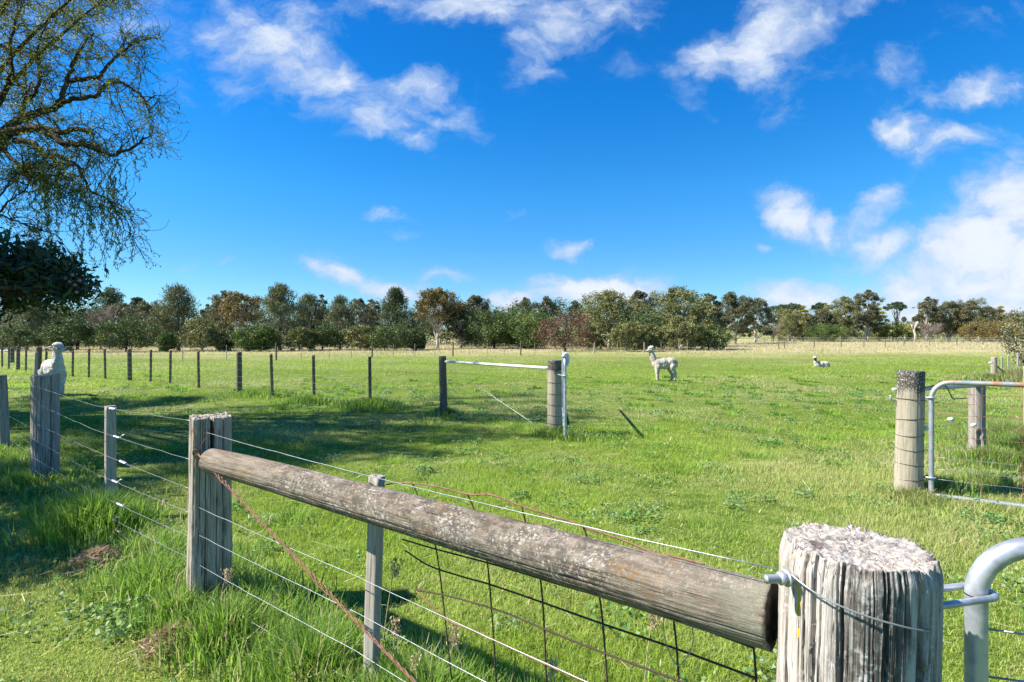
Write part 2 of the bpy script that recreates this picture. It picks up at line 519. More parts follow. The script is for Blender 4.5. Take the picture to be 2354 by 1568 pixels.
M['grass'] = leaf_mat('lawn_grass', (.165, .275, .018), (.45, .64, .06), (.66, .61, .30), .5)
M['lush'] = leaf_mat('long_green_grass', (.11, .25, .02), (.30, .50, .055), (.58, .51, .28), .5)
M['dry'] = leaf_mat('dry_grass', (.46, .39, .22), (.70, .62, .40), (.26, .34, .10), .35)
M['clover'] = leaf_mat('clover_leaf', (.10, .22, .05), (.22, .38, .11), (.40, .46, .30), .3)
M['straw'] = leaf_mat('straw', (.42, .33, .17), (.68, .58, .38), None, .1)
M['litter'] = leaf_mat('brown_dead_grass', (.30, .21, .11), (.58, .45, .28), None, .2)

# ------------------------------------------------------------------ ground and hills
def build_ground():
    xs = np.concatenate([-np.geomspace(3000, 40, 26), np.linspace(-38, 38, 153), np.geomspace(40, 3000, 26)])
    ys = np.concatenate([-np.geomspace(600, 12, 10), np.linspace(-10, 60, 141), np.geomspace(61, 3000, 60)])
    X, Y = np.meshgrid(xs, ys)
    V = np.stack([X, Y, H(X, Y)], -1).reshape(-1, 3)
    idx = np.arange(len(V)).reshape(len(ys), len(xs))
    q = np.stack([idx[:-1, :-1], idx[:-1, 1:], idx[1:, 1:], idx[1:, :-1]], -1).reshape(-1, 4)
    tag(link('ground', npmesh('ground', V, [q], M['ground'], smooth=True)), kind='structure')
    xs = np.linspace(-1500, 2600, 120); ys = np.linspace(330, 1500, 60)
    X, Y = np.meshgrid(xs, ys)
    prof = 7.5 * sstep(330, 620, Y) * (0.6 + 0.8 * fbm(X / 420, Y / 500, 21, 3))
    prof = prof * (0.75 + 1.05 * np.exp(-((X - 480) / 300) ** 2)) + 0.9 * sstep(600, 1400, Y) * 12
    Z = prof + 0.5
    Z[0, :] = -1; Z[:, 0] = -1; Z[:, -1] = -1
    V = np.stack([X, Y, Z], -1).reshape(-1, 3)
    idx = np.arange(len(V)).reshape(len(ys), len(xs))
    q = np.stack([idx[:-1, :-1], idx[:-1, 1:], idx[1:, 1:], idx[1:, :-1]], -1).reshape(-1, 4)
    tag(link('hills', npmesh('hills', V, [q], M['hill'], smooth=True)), kind='structure')


build_ground()


# ------------------------------------------------------------------ grass
def blades(x, y, h, w, az, lean, tint, rnd, seg=True, z0=None):
    """az = lean direction, lean = horizontal reach / height"""
    n = len(x)
    z = (H(x, y) if z0 is None else z0) - 0.004
    base = np.stack([x, y, z], -1)
    ld = np.stack([np.cos(az), np.sin(az), np.zeros(n)], -1)
    wa = az + np.pi / 2 + rng.normal(0, .7, n)
    wd = np.stack([np.cos(wa), np.sin(wa), np.zeros(n)], -1) * (w / 2)[:, None]
    up = np.zeros((n, 3)); up[:, 2] = h
    tip = base + up * np.clip(1 - lean * .35, .25, 1)[:, None] + ld * (h * lean)[:, None]
    if seg:
        mid = base + up * .58 + ld * (h * lean * .33)[:, None]
        V = np.stack([base - wd, base + wd, mid - wd * .8, mid + wd * .8, tip], 1)
        i = np.arange(n)[:, None] * 5
        Q = i + np.array([[0, 1, 3, 2]]); T = i + np.array([[2, 3, 4]])
        k = 5
    else:
        V = np.stack([base - wd, base + wd, tip], 1)
        Q = np.zeros((0, 4), int); T = np.arange(n)[:, None] * 3 + np.array([[0, 1, 2]])
        k = 3
    return V.reshape(-1, 3), Q, T, np.repeat(tint, k), np.repeat(rnd, k)


class Grass:
    def __init__(self):
        self.V = []; self.Q = []; self.T = []; self.t = []; self.r = []; self.n = 0

    def add(self, V, Q, T, t, r):
        self.V.append(V); self.Q.append(Q + self.n); self.T.append(T + self.n); self.t.append(t); self.r.append(r); self.n += len(V)

    def build(self, name, mat):
        me = npmesh(name, np.concatenate(self.V), [np.concatenate(self.Q), np.concatenate(self.T)], mat,
                    {'tint': np.clip(np.concatenate(self.t), 0, 1), 'rnd': np.clip(np.concatenate(self.r), 0, 1)})
        return tag(link(name, me), kind='stuff')


FA0, FAD = np.array([0.757, 1.30]), np.array([-0.7590, 0.6511])      # near fence: start and direction


def fence_dist(x, y):
    dx, dy = x - FA0[0], y - FA0[1]
    s = dx * FAD[0] + dy * FAD[1]
    return s, np.abs(dx * -FAD[1] + dy * FAD[0])


def sample_view(n, d0, d1, power, margin=1.06):
    """points inside (and a little round) the field of view, density falling as d**-power"""
    e = 2.0 - power
    uu = rng.random(n)
    d = (d0 ** e + uu * (d1 ** e - d0 ** e)) ** (1 / e)
    x = (rng.random(n) * 2 - 1) * (d * .90 * margin + 1.2)
    return x, d


def lawn_fields(x, y):
    lush = fbm(x * .55 + 11, y * .55, 31, 3)          # greener taller patches
    dryf = fbm(x * .9 + 40, y * .9, 41, 4)            # straw coloured patches
    big = fbm(x * .12, y * .12 + 9, 51, 3)
    return lush, dryf, big


def build_lawn():
    G = Grass()
    for (n, d0, d1, pw, seg, hs, wmin) in ((330000, 1.9, 7.5, 1.5, True, 1.0, .0032), (330000, 7.2, 20, 1.6, False, 1.15, .008), (240000, 19, 62, 1.55, False, 1.5, .02)):
        x, y = sample_view(n, d0, d1, pw)
        lush, dryf, big = lawn_fields(x, y)
        mown = sstep(-.25, .25, -(x + .85 * y - 1.55))      # near-left side of the fence is a mown lawn
        mown = np.where(y < 7, mown, 0)
        paddock = 1 - mown
        hh = .016 + .045 * sstep(.45, .70, lush) + .022 * rng.random(len(x)) + .016 * sstep(.45, .65, big)
        hh = np.where(mown > .5, .014 + .022 * rng.random(len(x)) + .02 * sstep(.5, .7, lush), hh)
        tall = rng.random(len(x)) < .02
        hh = np.where(tall, hh * 1.9, hh) * hs
        keep = rng.random(len(x)) < np.clip(1.25 - 1.3 * sstep(.52, .72, dryf), .25, 1)
        w = np.maximum(.0022 + rng.random(len(x)) * .0022, wmin * (.6 + .5 * rng.random(len(x)))) * np.where(y < 7.5, 1, (np.clip(y, 8, 60) / np.where(y < 20, 9, 26)) ** .6)
        tint = np.clip(.18 * rng.random(len(x)) + .8 * sstep(.50, .66, dryf) * rng.random(len(x)) + .7 * (rng.random(len(x)) < .09) * rng.random(len(x)) ** .5
                       + .62 * mown * rng.random(len(x)) ** 1.2 + .5 * sstep(28, 58, y) * rng.random(len(x)) + .9 * sstep(.49, .66, fbm(x * .22 + 60, y * .30, 57, 4)) * rng.random(len(x)), 0, 1)
        rnd = np.clip(.24 + .58 * (sstep(.35, .7, big)) + rng.normal(0, .30, len(x)) - .15 * sstep(.5, .68, lush), 0, 1)
        x, y, hh, w, tint, rnd = (a[keep] for a in (x, y, hh, w, tint, rnd))
        n = len(x)
        G.add(*blades(x, y, hh, w, rng.random(n) * 2 * np.pi, .25 + .9 * rng.random(n), tint, rnd, seg))
    G.build('grass', M['grass'])


def build_tall():
    G = Grass()
    # uncut strip under the near fence
    n = 30000
    s = rng.random(n) * 11.5 - .4
    off = rng.normal(.0, .17, n) + .05
    x = FA0[0] + FAD[0] * s - FAD[1] * off * -1; y = FA0[1] + FAD[1] * s + FAD[0] * off * -1
    dens = fbm(x * 1.6, y * 1.6, 61, 3)
    keep = rng.random(n) < sstep(.30, .55, dens) * np.where(s < .5, .35, 1)
    x, y, s, dens = x[keep], y[keep], s[keep], dens[keep]
    n = len(x)
    h = (.06 + .15 * rng.random(n) ** 1.4) * (.5 + .9 * sstep(.38, .62, dens)) * np.where(s > 5.2, .62, 1)
    tint = np.clip(rng.random(n) * .2 + .8 * (rng.random(n) < .12), 0, 1)
    G.add(*blades(x, y, h, .004 + .006 * rng.random(n), rng.random(n) * 6.28, .15 + .6 * rng.random(n), tint, rng.random(n), True))
    # tussocks: x, y, radius, count, height, dryness
    TUS = [(-1.55, 3.05, .36, 1100, .27, .10), (-1.95, 3.3, .3, 700, .22, .10), (-2.35, 3.75, .5, 1300, .2, .06), (-3.55, 4.85, .5, 2800, .36, .02), (-4.3, 5.4, .5, 900, .17, .08), (-5.4, 6.3, .55, 1200, .18, .08),
           (-.95, 2.70, .42, 1600, .30, .12), (-.35, 2.35, .5, 2300, .32, .14), (.1, 2.15, .42, 2000, .30, .18), (.42, 1.95, .3, 1000, .26, .2), (-.6, 2.3, .35, 1300, .26, .14),
           (-7.2, 7.9, .7, 1200, .18, .08), (-6.3, 5.6, .9, 1200, .12, .08),
           (.72, 9.55, .35, 1500, .20, .15), (1.0, 9.2, .3, 900, .16, .2), (-1.45, 12.1, .4, 1200, .2, .3), (-3.3, 13.3, .9, 3200, .26, .08), (-5.0, 14.4, .8, 2400, .24, .1), (-6.9, 16.1, .9, 2400, .26, .1),
           (4.1, 5.85, .35, 1800, .15, .55), (4.5, 6.0, .4, 1600, .22, .3), (6.2, 7.3, .6, 2600, .26, .3), (7.1, 7.6, .8, 4200, .40, .25), (7.6, 8.6, .8, 3000, .38, .35), (5.3, 6.3, .5, 1600, .18, .4),
           (19.5, 21.5, 1.6, 3600, .55, .8), (21.0, 22.5, 1.6, 3000, .6, .85), (18.2, 21.6, .6, 900, .35, .6)]
    for (tx, ty, r, n, h, dr) in TUS:
        a = rng.random(n) * 6.28; q = r * np.abs(rng.normal(0, .5, n))
        x = tx + q * np.cos(a); y = ty + q * np.sin(a)
        hh = h * (.45 + .75 * rng.random(n)) * np.clip(1.1 - q / r * .5, .4, 1)
        wscale = max(1.0, ty / 6)
        tint = np.where(rng.random(n) < dr, .65 + .35 * rng.random(n), .15 * rng.random(n))
        G.add(*blades(x, y, hh, (.0042 + .0075 * rng.random(n) ** 1.5) * wscale, a + rng.normal(0, 1.1, n), .12 + .55 * rng.random(n) ** 1.3, tint, rng.random(n), True))
    # scattered greener clumps over the paddock
    for i in range(240):
        tx, ty = sample_view(1, 4.5, 24, 1.0, .98)
        tx, ty = float(tx[0]), float(ty[0])
        if tx + .85 * ty - 1.55 < .4 and ty < 7:
            continue
        n = int(60 + 160 * rng.random()); r = .12 + .3 * rng.random()
        a = rng.random(n) * 6.28; q = r * np.sqrt(rng.random(n))
        h = (.05 + .08 * rng.random())
        wscale = max(1.0, ty / 6)
        G.add(*blades(tx + q * np.cos(a), ty + q * np.sin(a), h * (.5 + .7 * rng.random(n)), (.004 + .004 * rng.random(n)) * wscale, a, .3 + .8 * rng.random(n),
                      .12 * rng.random(n), .3 + .7 * rng.random(n), True))
    G.build('tall_grass', M['lush'])


def build_dry():
    G = Grass()
    x, y = sample_view(150000, 42, 200, 1.1, 1.0)
    f = fbm(x * .05, y * .05, 71, 3); f2 = fbm(x * .22, y * .22, 73, 3)
    edge = 40 + 18 * (fbm(x * .07 + 3, y * .05, 77, 4) - .3) + 8 * sstep(10, 40, x)
    keep = (y > edge) & (rng.random(len(x)) < .06 + .94 * sstep(0, 26, y - edge) * (.35 + .65 * sstep(.32, .55, f2)))
    x, y, f, f2, edge = x[keep], y[keep], f[keep], f2[keep], edge[keep]
    n = len(x)
    h = (.16 + .30 * rng.random(n)) * (.5 + .8 * f2) * (.45 + .55 * sstep(0, 20, y - edge))
    tint = np.clip(.85 * sstep(.50, .64, f2) * rng.random(n) + .7 * (1 - sstep(0, 22, y - edge)) * rng.random(n), 0, 1)
    G.add(*blades(x, y, h, .025 + .035 * rng.random(n) * (y / 60), rng.random(n) * 6.28, .2 + .5 * rng.random(n), tint, rng.random(n), False))
    G.build('dry_grass', M['dry'])


def leaf_quads(C, L, Wd, nrm_bias=None, seed=0, elong_dir=None, jitter=1.0):
    """diamond shaped leaves at C"""
    r = np.random.default_rng(seed)
    n = len(C)
    t = r.normal(0, 1, (n, 3)) * jitter
    if elong_dir is not None:
        t = t * .55 + elong_dir
    t /= np.linalg.norm(t, axis=1)[:, None] + 1e-9
    b = r.normal(0, 1, (n, 3))
    if nrm_bias is not None:
        nb = np.asarray(nrm_bias) + r.normal(0, .5, (n, 3))
        b = np.cross(nb, t)
    b -= t * np.sum(b * t, 1)[:, None]
    b /= np.linalg.norm(b, axis=1)[:, None] + 1e-9
    L = np.broadcast_to(L, (n,))[:, None] / 2; Wd = np.broadcast_to(Wd, (n,))[:, None] / 2
    V = np.stack([C - t * L, C + b * Wd, C + t * L, C - b * Wd], 1).reshape(-1, 3)
    Q = np.arange(n * 4).reshape(n, 4)
    return V, Q


def build_weeds():
    Cs = []; tint = []; sz = []
    for i in range(560):
        x, y = sample_view(1, 2.2, 19, 1.0, 1.0)
        x, y = float(x[0]), float(y[0])
        k = 30 + int(60 * rng.random()); r = .08 + .22 * rng.random()
        a = rng.random(k) * 6.28; q = r * np.sqrt(rng.random(k))
        px, py = x + q * np.cos(a), y + q * np.sin(a)
        Cs.append(np.stack([px, py, H(px, py) + .02 + .06 * rng.random(k)], -1))
        tint.append(np.full(k, .5 * (rng.random() < .3)) * rng.random(k)); sz.append(np.full(k, (.018 + .010 * rng.random()) * max(1, y / 9) ** .5))
    C = np.concatenate(Cs); sz = np.concatenate(sz)
    V, Q = leaf_quads(C, sz * 1.25, sz, (0, 0, 1.2), 5)
    me = npmesh('clover', V, [Q], M['clover'], {'tint': np.repeat(np.concatenate(tint), 4), 'rnd': np.repeat(rng.random(len(C)), 4)})
    tag(link('clover', me), kind='stuff')
    # loose straw on the grass
    n = 2200
    x, y = sample_view(n, 2.2, 24, 1.0, 1.0)
    L = .05 + .16 * rng.random(n) ** 2
    a = rng.random(n) * 6.28
    C = np.stack([x, y, H(x, y) + .03 + .02 * rng.random(n)], -1)
    d = np.stack([np.cos(a), np.sin(a), rng.normal(0, .12, n)], -1)
    w = np.stack([-np.sin(a), np.cos(a), np.zeros(n)], -1) * (.0022 * np.clip(y / 4, 1, 3))[:, None]
    V = np.stack([C - d * L[:, None] / 2 - w, C - d * L[:, None] / 2 + w, C + d * L[:, None] / 2 + w, C + d * L[:, None] / 2 - w], 1).reshape(-1, 3)
    me = npmesh('straw', V, [np.arange(n * 4).reshape(n, 4)], M['straw'], {'rnd': np.repeat(rng.random(n), 4)})
    tag(link('straw', me), kind='stuff')


build_lawn()
build_tall()
build_dry()
build_weeds()


# ------------------------------------------------------------------ heaps of dead grass and seed heads
def dead_heap(loc, r, h, n, label):
    a = rng.random(n) * 6.28; q = r * np.abs(rng.normal(0, .45, n)); 
    zz = h * np.exp(-(q / r * 1.6) ** 2) * rng.random(n)
    C = np.stack([q * np.cos(a), q * np.sin(a), zz + .015], -1)
    V, Q = leaf_quads(C, .05 + .09 * rng.random(n), .004 + .004 * rng.random(n), None, int(n), np.stack([np.cos(a * 3.1), np.sin(a * 3.1), rng.normal(0, .35, n)], -1))
    me = npmesh('dead_grass_heap', V, [Q], M['litter'], {'rnd': np.repeat(rng.random(n), 4)})
    tag(link('dead_grass_heap', me, None, (loc[0], loc[1], Hf(*loc[:2]))), label, 'dead grass', 'heaps of dead grass by the near fence')


def gp(u, v):
    d = F * EYE / (v - VH)
    return (d * (u - UC) / F, d)


dead_heap(gp(225, 1290), .22, .08, 1500, 'brown heap of dead grass lying in the shade left of the split post')
dead_heap(gp(398, 1485), .20, .09, 1700, 'pale straw heap of dead grass on sunlit lawn below the split post')
dead_heap(gp(335, 1275), .14, .08, 700, 'small tuft of dead grass under the lowest fence wires near the split post')


def seed_stem(x, y, h, lean, az, label):
    ld = np.array([math.cos(az), math.sin(az), 0]) * lean
    z = Hf(x, y)
    pts = [(ld * (t ** 1.6) * h)[:2].tolist() + [h * t * (1 - .15 * lean * t)] for t in np.linspace(0, 1, 7)]
    root = thing('seeding_grass', label, 'grass stem', (x, y, z), 'seeding grass stems under the log rail')
    mb = MB(); mb.tube(pts, [.0022] * 5 + [.0017, .001], 5); mb.build('stem', M['straw_stem'], root)
    tip = np.array(pts[-1]); n = 90
    C = tip + np.stack([rng.normal(0, .012, n), rng.normal(0, .012, n), -.085 * rng.random(n) + .01], -1)
    V, Q = leaf_quads(C, .02, .007, None, int(h * 1000), np.tile([0, 0, 1.0], (n, 1)))
    me = npmesh('seed_head', V, [Q], M['litter'], {'rnd': np.repeat(.4 + .6 * rng.random(n), 4)})
    link('seed_head', me, root)


mm, N = new_mat('dry_stem')
pr = N.node('ShaderNodeBsdfPrincipled', ins={'Base Color': N.mix(N.noise(N.node('ShaderNodeTexCoord').outputs['Object'], 20, 2), (.34, .27, .13), (.50, .42, .24)), 'Roughness': .8})
finish(N, pr.outputs[0])
M['straw_stem'] = mm
for (u, d, h, ln, az, lb) in ((872, 2.62, .62, .12, 0.4, 'dry seeding grass stem rising beside the sawn batten below the log'),
                              (1078, 2.42, .40, .20, 2.6, 'pale seed head on a stem in front of the rusty mesh'),
                              (1000, 2.40, .30, .30, 3.0, 'low drooping seed head between the batten and the rusty mesh'),
                              (1255, 2.25, .36, .15, 1.0, 'thin brown seeding stem behind the lowest visible wire'),
                              (905, 2.75, .34, .25, 5.0, 'short brown seed head just right of the sawn batten'),
                              (1470, 2.20, .60, .10, .3, 'tall brown seeding stem below the right part of the log'),
                              (1290, 1.98, .33, .2, 3.8, 'dark brown seed head at the bottom edge under the rail'),
                              (497, 3.2, .33, .18, .8, 'dry grass stem at the foot of the split post')):
    pp = P(u, 0, d)
    seed_stem(pp.x, pp.y, h, ln, az, lb)


# ------------------------------------------------------------------ weathered posts
def post_mesh(name, mat, rx, ry, h, cracks, seed, power=2.0, nth=160, nz=90, taper=0.0, jag=.012, topdip=0.0, clefts=(), rough=.004, flare=.0, zb=-.25, rot=0.0, topnoise=1.0, ridge=26, wear=0.0):
    """upright post with real fissures: cracks = (count, depth, width rad); clefts = list of (angle, width rad, depth, z0, z1)"""
    r = np.random.default_rng(seed)
    th = np.linspace(-np.pi, np.pi, nth, endpoint=False)
    zz = np.concatenate([[zb], np.linspace(0.0, 1.0, nz) * h])
    TH, Z = np.meshgrid(th, zz)
    c, s = np.abs(np.cos(TH - rot)), np.abs(np.sin(TH - rot))
    base = 1.0 / ((c / rx) ** power + (s / ry) ** power) ** (1 / power)
    t = np.clip(Z / h, 0, 1)
    base = base * (1 - taper * t) * (1 + flare * (1 - t) ** 3)
    base = base * (1 + .035 * (fbm(TH * 1.3 + seed, Z * 1.1, seed, 3) - .5) * 2)
    dep = np.zeros_like(base)
    cnt, cd, cw = cracks
    for i in range(cnt):
        a0 = r.uniform(-np.pi, np.pi); w = cw * r.uniform(.4, 1.5); d = cd * r.uniform(.25, 1.2)
        z0 = r.uniform(-.3, .75) * h if r.random() < .6 else -1; z1 = h * 1.2 if r.random() < .65 else z0 + r.uniform(.2, .7) * h
        wob = .05 * (fbm(Z * 3.5, Z * 0 + i, seed + 50 + i, 3) - .5) * 2 + .012 * (vn(Z * 28, Z * 0 + i, seed + i) - .5)
        dd = np.abs((TH - a0 - wob + np.pi) % (2 * np.pi) - np.pi)
        env = sstep(z0 - .02, z0 + .12 * h, Z) * (1 - sstep(z1 - .12 * h, z1 + .02, Z))
        dep = np.maximum(dep, d * env * np.clip(1.5 * (1 - dd / w), 0, 1))
    for (a0, w, d, z0, z1) in clefts:
        wob = .06 * (fbm(Z * 5, Z * 0 + 3, seed + 90, 3) - .5) * 2
        dd = np.abs((TH - a0 - wob + np.pi) % (2 * np.pi) - np.pi)
        env = sstep(z0 - .03, z0 + .10, Z) * (1 - sstep(z1 - .02, z1 + .02, Z))
        wv = w * (.35 + .65 * env) * (.8 + .5 * vn(Z * 22, Z * 0, seed + 95))
        dep = np.maximum(dep, d * env * np.clip(2.2 * (1.1 - dd / wv), 0, 1))
    fib = (vn(TH * ridge, Z * 3 + 7, seed + 5) - .5) * 2 * rough + (vn(TH * ridge * 2.7, Z * 8, seed + 6) - .5) * rough
    rad = base - dep + fib
    # jagged top: column heights
    top = h + jag * topnoise * (.65 * (fbm(th * ridge * .13, th * 0, seed + 8, 4) - .55) + .5 * (fbm(th * ridge * .55, th * 0, seed + 9, 2) - .5)) * 2
    V = [np.stack([rad * np.cos(TH), rad * np.sin(TH), np.minimum(Z, top[None, :] * np.ones_like(Z))], -1)]
    dtop = dep[-1]
    # keep side columns even: rescale z of upper fifth to meet each column's own top
    k = sstep(.8, 1.0, Z / h)
    worn = 1 - wear * sstep(.955, 1.0, Z / h) ** 2
    V[0][..., 0] *= worn; V[0][..., 1] *= worn
    V[0][..., 2] = np.where(Z < 0, Z, Z + (top[None, :] - h) * k - .6 * dep * sstep(.93, 1, Z / h))
    rings = 26
    rim = V[0][-1]
    for j in range(1, rings + 1):
        f = 1 - j / (rings + .35)
        rs_ = (1 - wear) * (rad[-1] * f ** 10 + base[-1] * (1 - f ** 10) * .985) * f
        x, y = rs_ * np.cos(th), rs_ * np.sin(th)
        zt = (h - topdip * (1 - f ** 2) + jag * 1.1 * (fbm(x * 85 + seed, y * 85, seed + 12, 3) - .5) * 2 - jag * 5.0 * np.clip(fbm(x * 38, y * 38, seed + 14, 2) - .58, 0, 1) + jag * .9 * sstep(.0, .12, .5 * rx - np.hypot(x, y) * .5))
        mixk = f ** 24
        zt = zt * (1 - mixk) + rim[:, 2] * mixk
        V.append(np.stack([x, y, zt], -1)[None])
    V = np.concatenate([v.reshape(-1, 3) for v in V])
    nr = len(zz) + rings
    idx = np.arange(nr * nth).reshape(nr, nth)
    nx = np.roll(idx, -1, 1)
    q = np.stack([idx[:-1], nx[:-1], nx[1:], idx[1:]], -1).reshape(-1, 4)
    cen = V[idx[-1]].mean(0)
    V = np.vstack([V, cen])
    tri = np.stack([idx[-1], nx[-1], np.full(nth, len(V) - 1)], -1)
    me = npmesh(name, V, [q, tri], mat, smooth=True)
    return me


def wire_pts(a, b, n=14, sag=0.0, wob=0.0):
    a = np.array(a, float); b = np.array(b, float)
    t = np.linspace(0, 1, n)[:, None]
    p = a + (b - a) * t
    p[:, 2] -= sag * 4 * (t * (1 - t))[:, 0]
    if wob:
        p[1:-1] += rng.normal(0, wob, (n - 2, 3))
    return p


def simple_post(root, name, x, y, w, h, mat, seed, square=False, lean=(0, 0), d=None, label=None, cracks=(5, .006, .05), jag=.004):
    z = Hf(x, y)
    me = post_mesh(name, mat, w / 2, (d or w) / 2, h, cracks, seed, 7.0 if square else 2.0, 40, 24, .04 if not square else 0.0, jag, 0, (), .0015, 0.0, -.15, topnoise=.6, ridge=9)
    o = link(name, me, root, Vector((x, y, z)) - Vector(root.location), (R(lean[1]), R(lean[0]), 0))
    if label:
        o['label'] = label
    return o


# ------------------------------------------------------------------ near fence with the log rail
fa = thing('wire_fence', 'near weathered post and wire fence with a lichen covered log rail', 'fence', (FA0[0], FA0[1], 0.0))
FO = Vector(fa.location)


def fs(s, z=0.0, off=0.0):
    """point s metres along the near fence from the big post; off > 0 is the paddock side"""
    return np.array([FA0[0] + FAD[0] * s - FAD[1] * off * -1.0, FA0[1] + FAD[1] * s + -FAD[0] * off, z])


def on_plane(u, v, off=0.0):
    """where the sight line (u, v) meets the fence's upright plane, moved off metres to the paddock side"""
    a = (u - UC) / F
    nx, ny = FAD[1], -FAD[0]
    p0 = np.array([FA0[0] + nx * off, FA0[1] + ny * off])
    d = (p0[0] * nx + p0[1] * ny) / (a * nx + ny)
    return np.array([a * d, d, EYE + d * (VH - v) / F])


FANG = math.atan2(FAD[1], FAD[0])
big = link('post', post_mesh('post', M['wood_big'], .154, .152, 1.175, (58, .024, .016), 12, 2.15, 760, 420, .0, .0065, .004,
                             [(-1.22, .075, .06, .86, 1.14), (-1.58, .028, .04, .25, 1.12), (-1.9, .022, .03, -.1, .8), (-2.25, .022, .03, .5, 1.2), (-.85, .04, .03, .9, 1.2), (-2.6, .022, .03, .2, 1.2)],
                             .0016, .0, -.3, topnoise=2.6, ridge=34, wear=.05), fa, Vector((FA0[0], FA0[1], 0)) - FO, (R(0), R(1.5), 0))
big['label'] = 'thick white weathered post with deep vertical cracks and a dab of yellow paint'
lp = P(481, 0, 3.50)
left = link('post', post_mesh('post', M['wood_left'], .115, .105, 1.165, (30, .014, .022), 23, 6.0, 420, 260, .07, .010, .004,
                              [(-1.02, .12, .09, .86, 1.2), (-.40, .05, .05, .0, 1.2), (-1.30, .025, .03, .1, .85), (-.72, .025, .035, .0, .7), (-2.3, .03, .03, .1, 1.2), (-2.1, .025, .03, .0, .9)],
                              .002, .05, -.3, rot=R(38), topnoise=1.6, ridge=18), fa, Vector((lp.x, lp.y, 0)) - FO, (0, R(.4), 0))
left['label'] = 'grey split post with a deep cleft at the top, carrying the far end of the log'
gp3 = P(104, 0, 6.58)
grey = link('post', post_mesh('post', M['wood_grey'], .128, .124, 1.21, (22, .012, .03), 31, 2.4, 200, 120, .02, .012, .006,
                              [(-.48, .045, .06, .1, 1.3), (-1.2, .02, .03, .5, 1.3)], .002, .02, -.3, topnoise=1.2, ridge=12), fa, Vector((gp3.x, gp3.y, 0)) - FO)
grey['label'] = 'thick grey round post in the shade of the willow'
for (u, d, w, dd, h, mat, lean, lab, sq) in ((254, 5.24, .085, .05, 1.035, 'wood_batten', (0, 0), 'sawn batten between the grey round post and the split post', True),
                                             (12, 8.45, .115, .10, 1.10, 'wood_grey', (-2.2, 0), 'thin grey batten at the left end of the fence', True),
                                             (851, 2.56, .066, .045, 1.035, 'wood_batten', (2.2, 0), 'sawn batten just behind the log rail', True)):
    pp = P(u, 0, d)
    o = simple_post(fa, 'batten', pp.x, pp.y, w, h, M[mat], int(u), sq, lean, dd, lab)
    o.rotation_euler[2] = R({851: -30, 254: 57, 12: 50}[u])
out_post = fs(13.6)
simple_post(fa, 'post', out_post[0], out_post[1], .2, 1.2, M['wood_grey'], 77)

# the log
la = np.array(P(486, 1060, 3.33)); lb = np.array(P(1777, 1408, 1.405))
ld = lb - la; LL = float(np.linalg.norm(ld))
lme = post_mesh('log_rail', M['wood_log'], .073, .0725, LL, (9, .006, .03), 43, 2.0, 160, 360, -.10, .003, .0,
                [(1.1, .03, .016, .35 * LL, 1.2 * LL), (2.0, .02, .01, .1, .8 * LL), (.2, .02, .012, .2, .9 * LL)], .0012, 0, -.001, ridge=10)
lco = np.empty(len(lme.vertices) * 3, np.float32); lme.vertices.foreach_get('co', lco); lco = lco.reshape(-1, 3)
tz = np.clip(lco[:, 2] / LL, 0, 1)      # a tree trunk is never quite straight or round
lco[:, 0] += .010 * np.sin(tz * 3.1) + .004 * np.sin(tz * 9 + 1); lco[:, 1] += .007 * np.sin(tz * 5 + .6) - .004
for kz, ka in ((.31, 1.9), (.58, 2.6), (.77, 1.2)):
    aa = np.arctan2(lco[:, 1], lco[:, 0])
    bump = .006 * np.exp(-((tz - kz) / .010) ** 2 - ((aa - ka) / .35) ** 2)
    lco[:, 0] += bump * np.cos(aa); lco[:, 1] += bump * np.sin(aa)
lme.vertices.foreach_set('co', lco.ravel()); lme.update()
lme.materials.append(M['log_end'])
pz = np.empty(len(lme.polygons) * 3, np.float32); lme.polygons.foreach_get('center', pz)
mi = (pz.reshape(-1, 3)[:, 2] > LL - .004).astype(np.int32)
rr = np.hypot(pz.reshape(-1, 3)[:, 0], pz.reshape(-1, 3)[:, 1])
lme.polygons.foreach_set('material_index', np.where((mi > 0) & (rr < .072), 1, 0).astype(np.int32))
lq = Vector(ld).to_track_quat('Z', 'Y')
rail = link('log_rail', lme, fa, Vector(la) - FO)
rail.rotation_euler = lq.to_euler()

# wires: height at (far left, grey post, batten, split post) and (split post, batten, big post)
WL = [(1.06, 1.115, 1.03, 1.125), (.90, .93, .81, .875), (.70, .70, .62, .69), (.50, .51, .42, .54), (.30, .30, .24, .385), (.17, .17, .09, .25), (.06, .05, .04, .10)]
WR = [(1.085, 1.03, 1.02), (.64, .60, .62), (.475, .44, .46), (.30, .27, .28), (.150, .13, .14), (.06, .05, .06)]
bA, bB = P(254, 0, 5.24), P(851, 0, 2.56)


def sof(p):
    return float((p[0] - FA0[0]) * FAD[0] + (p[1] - FA0[1]) * FAD[1])


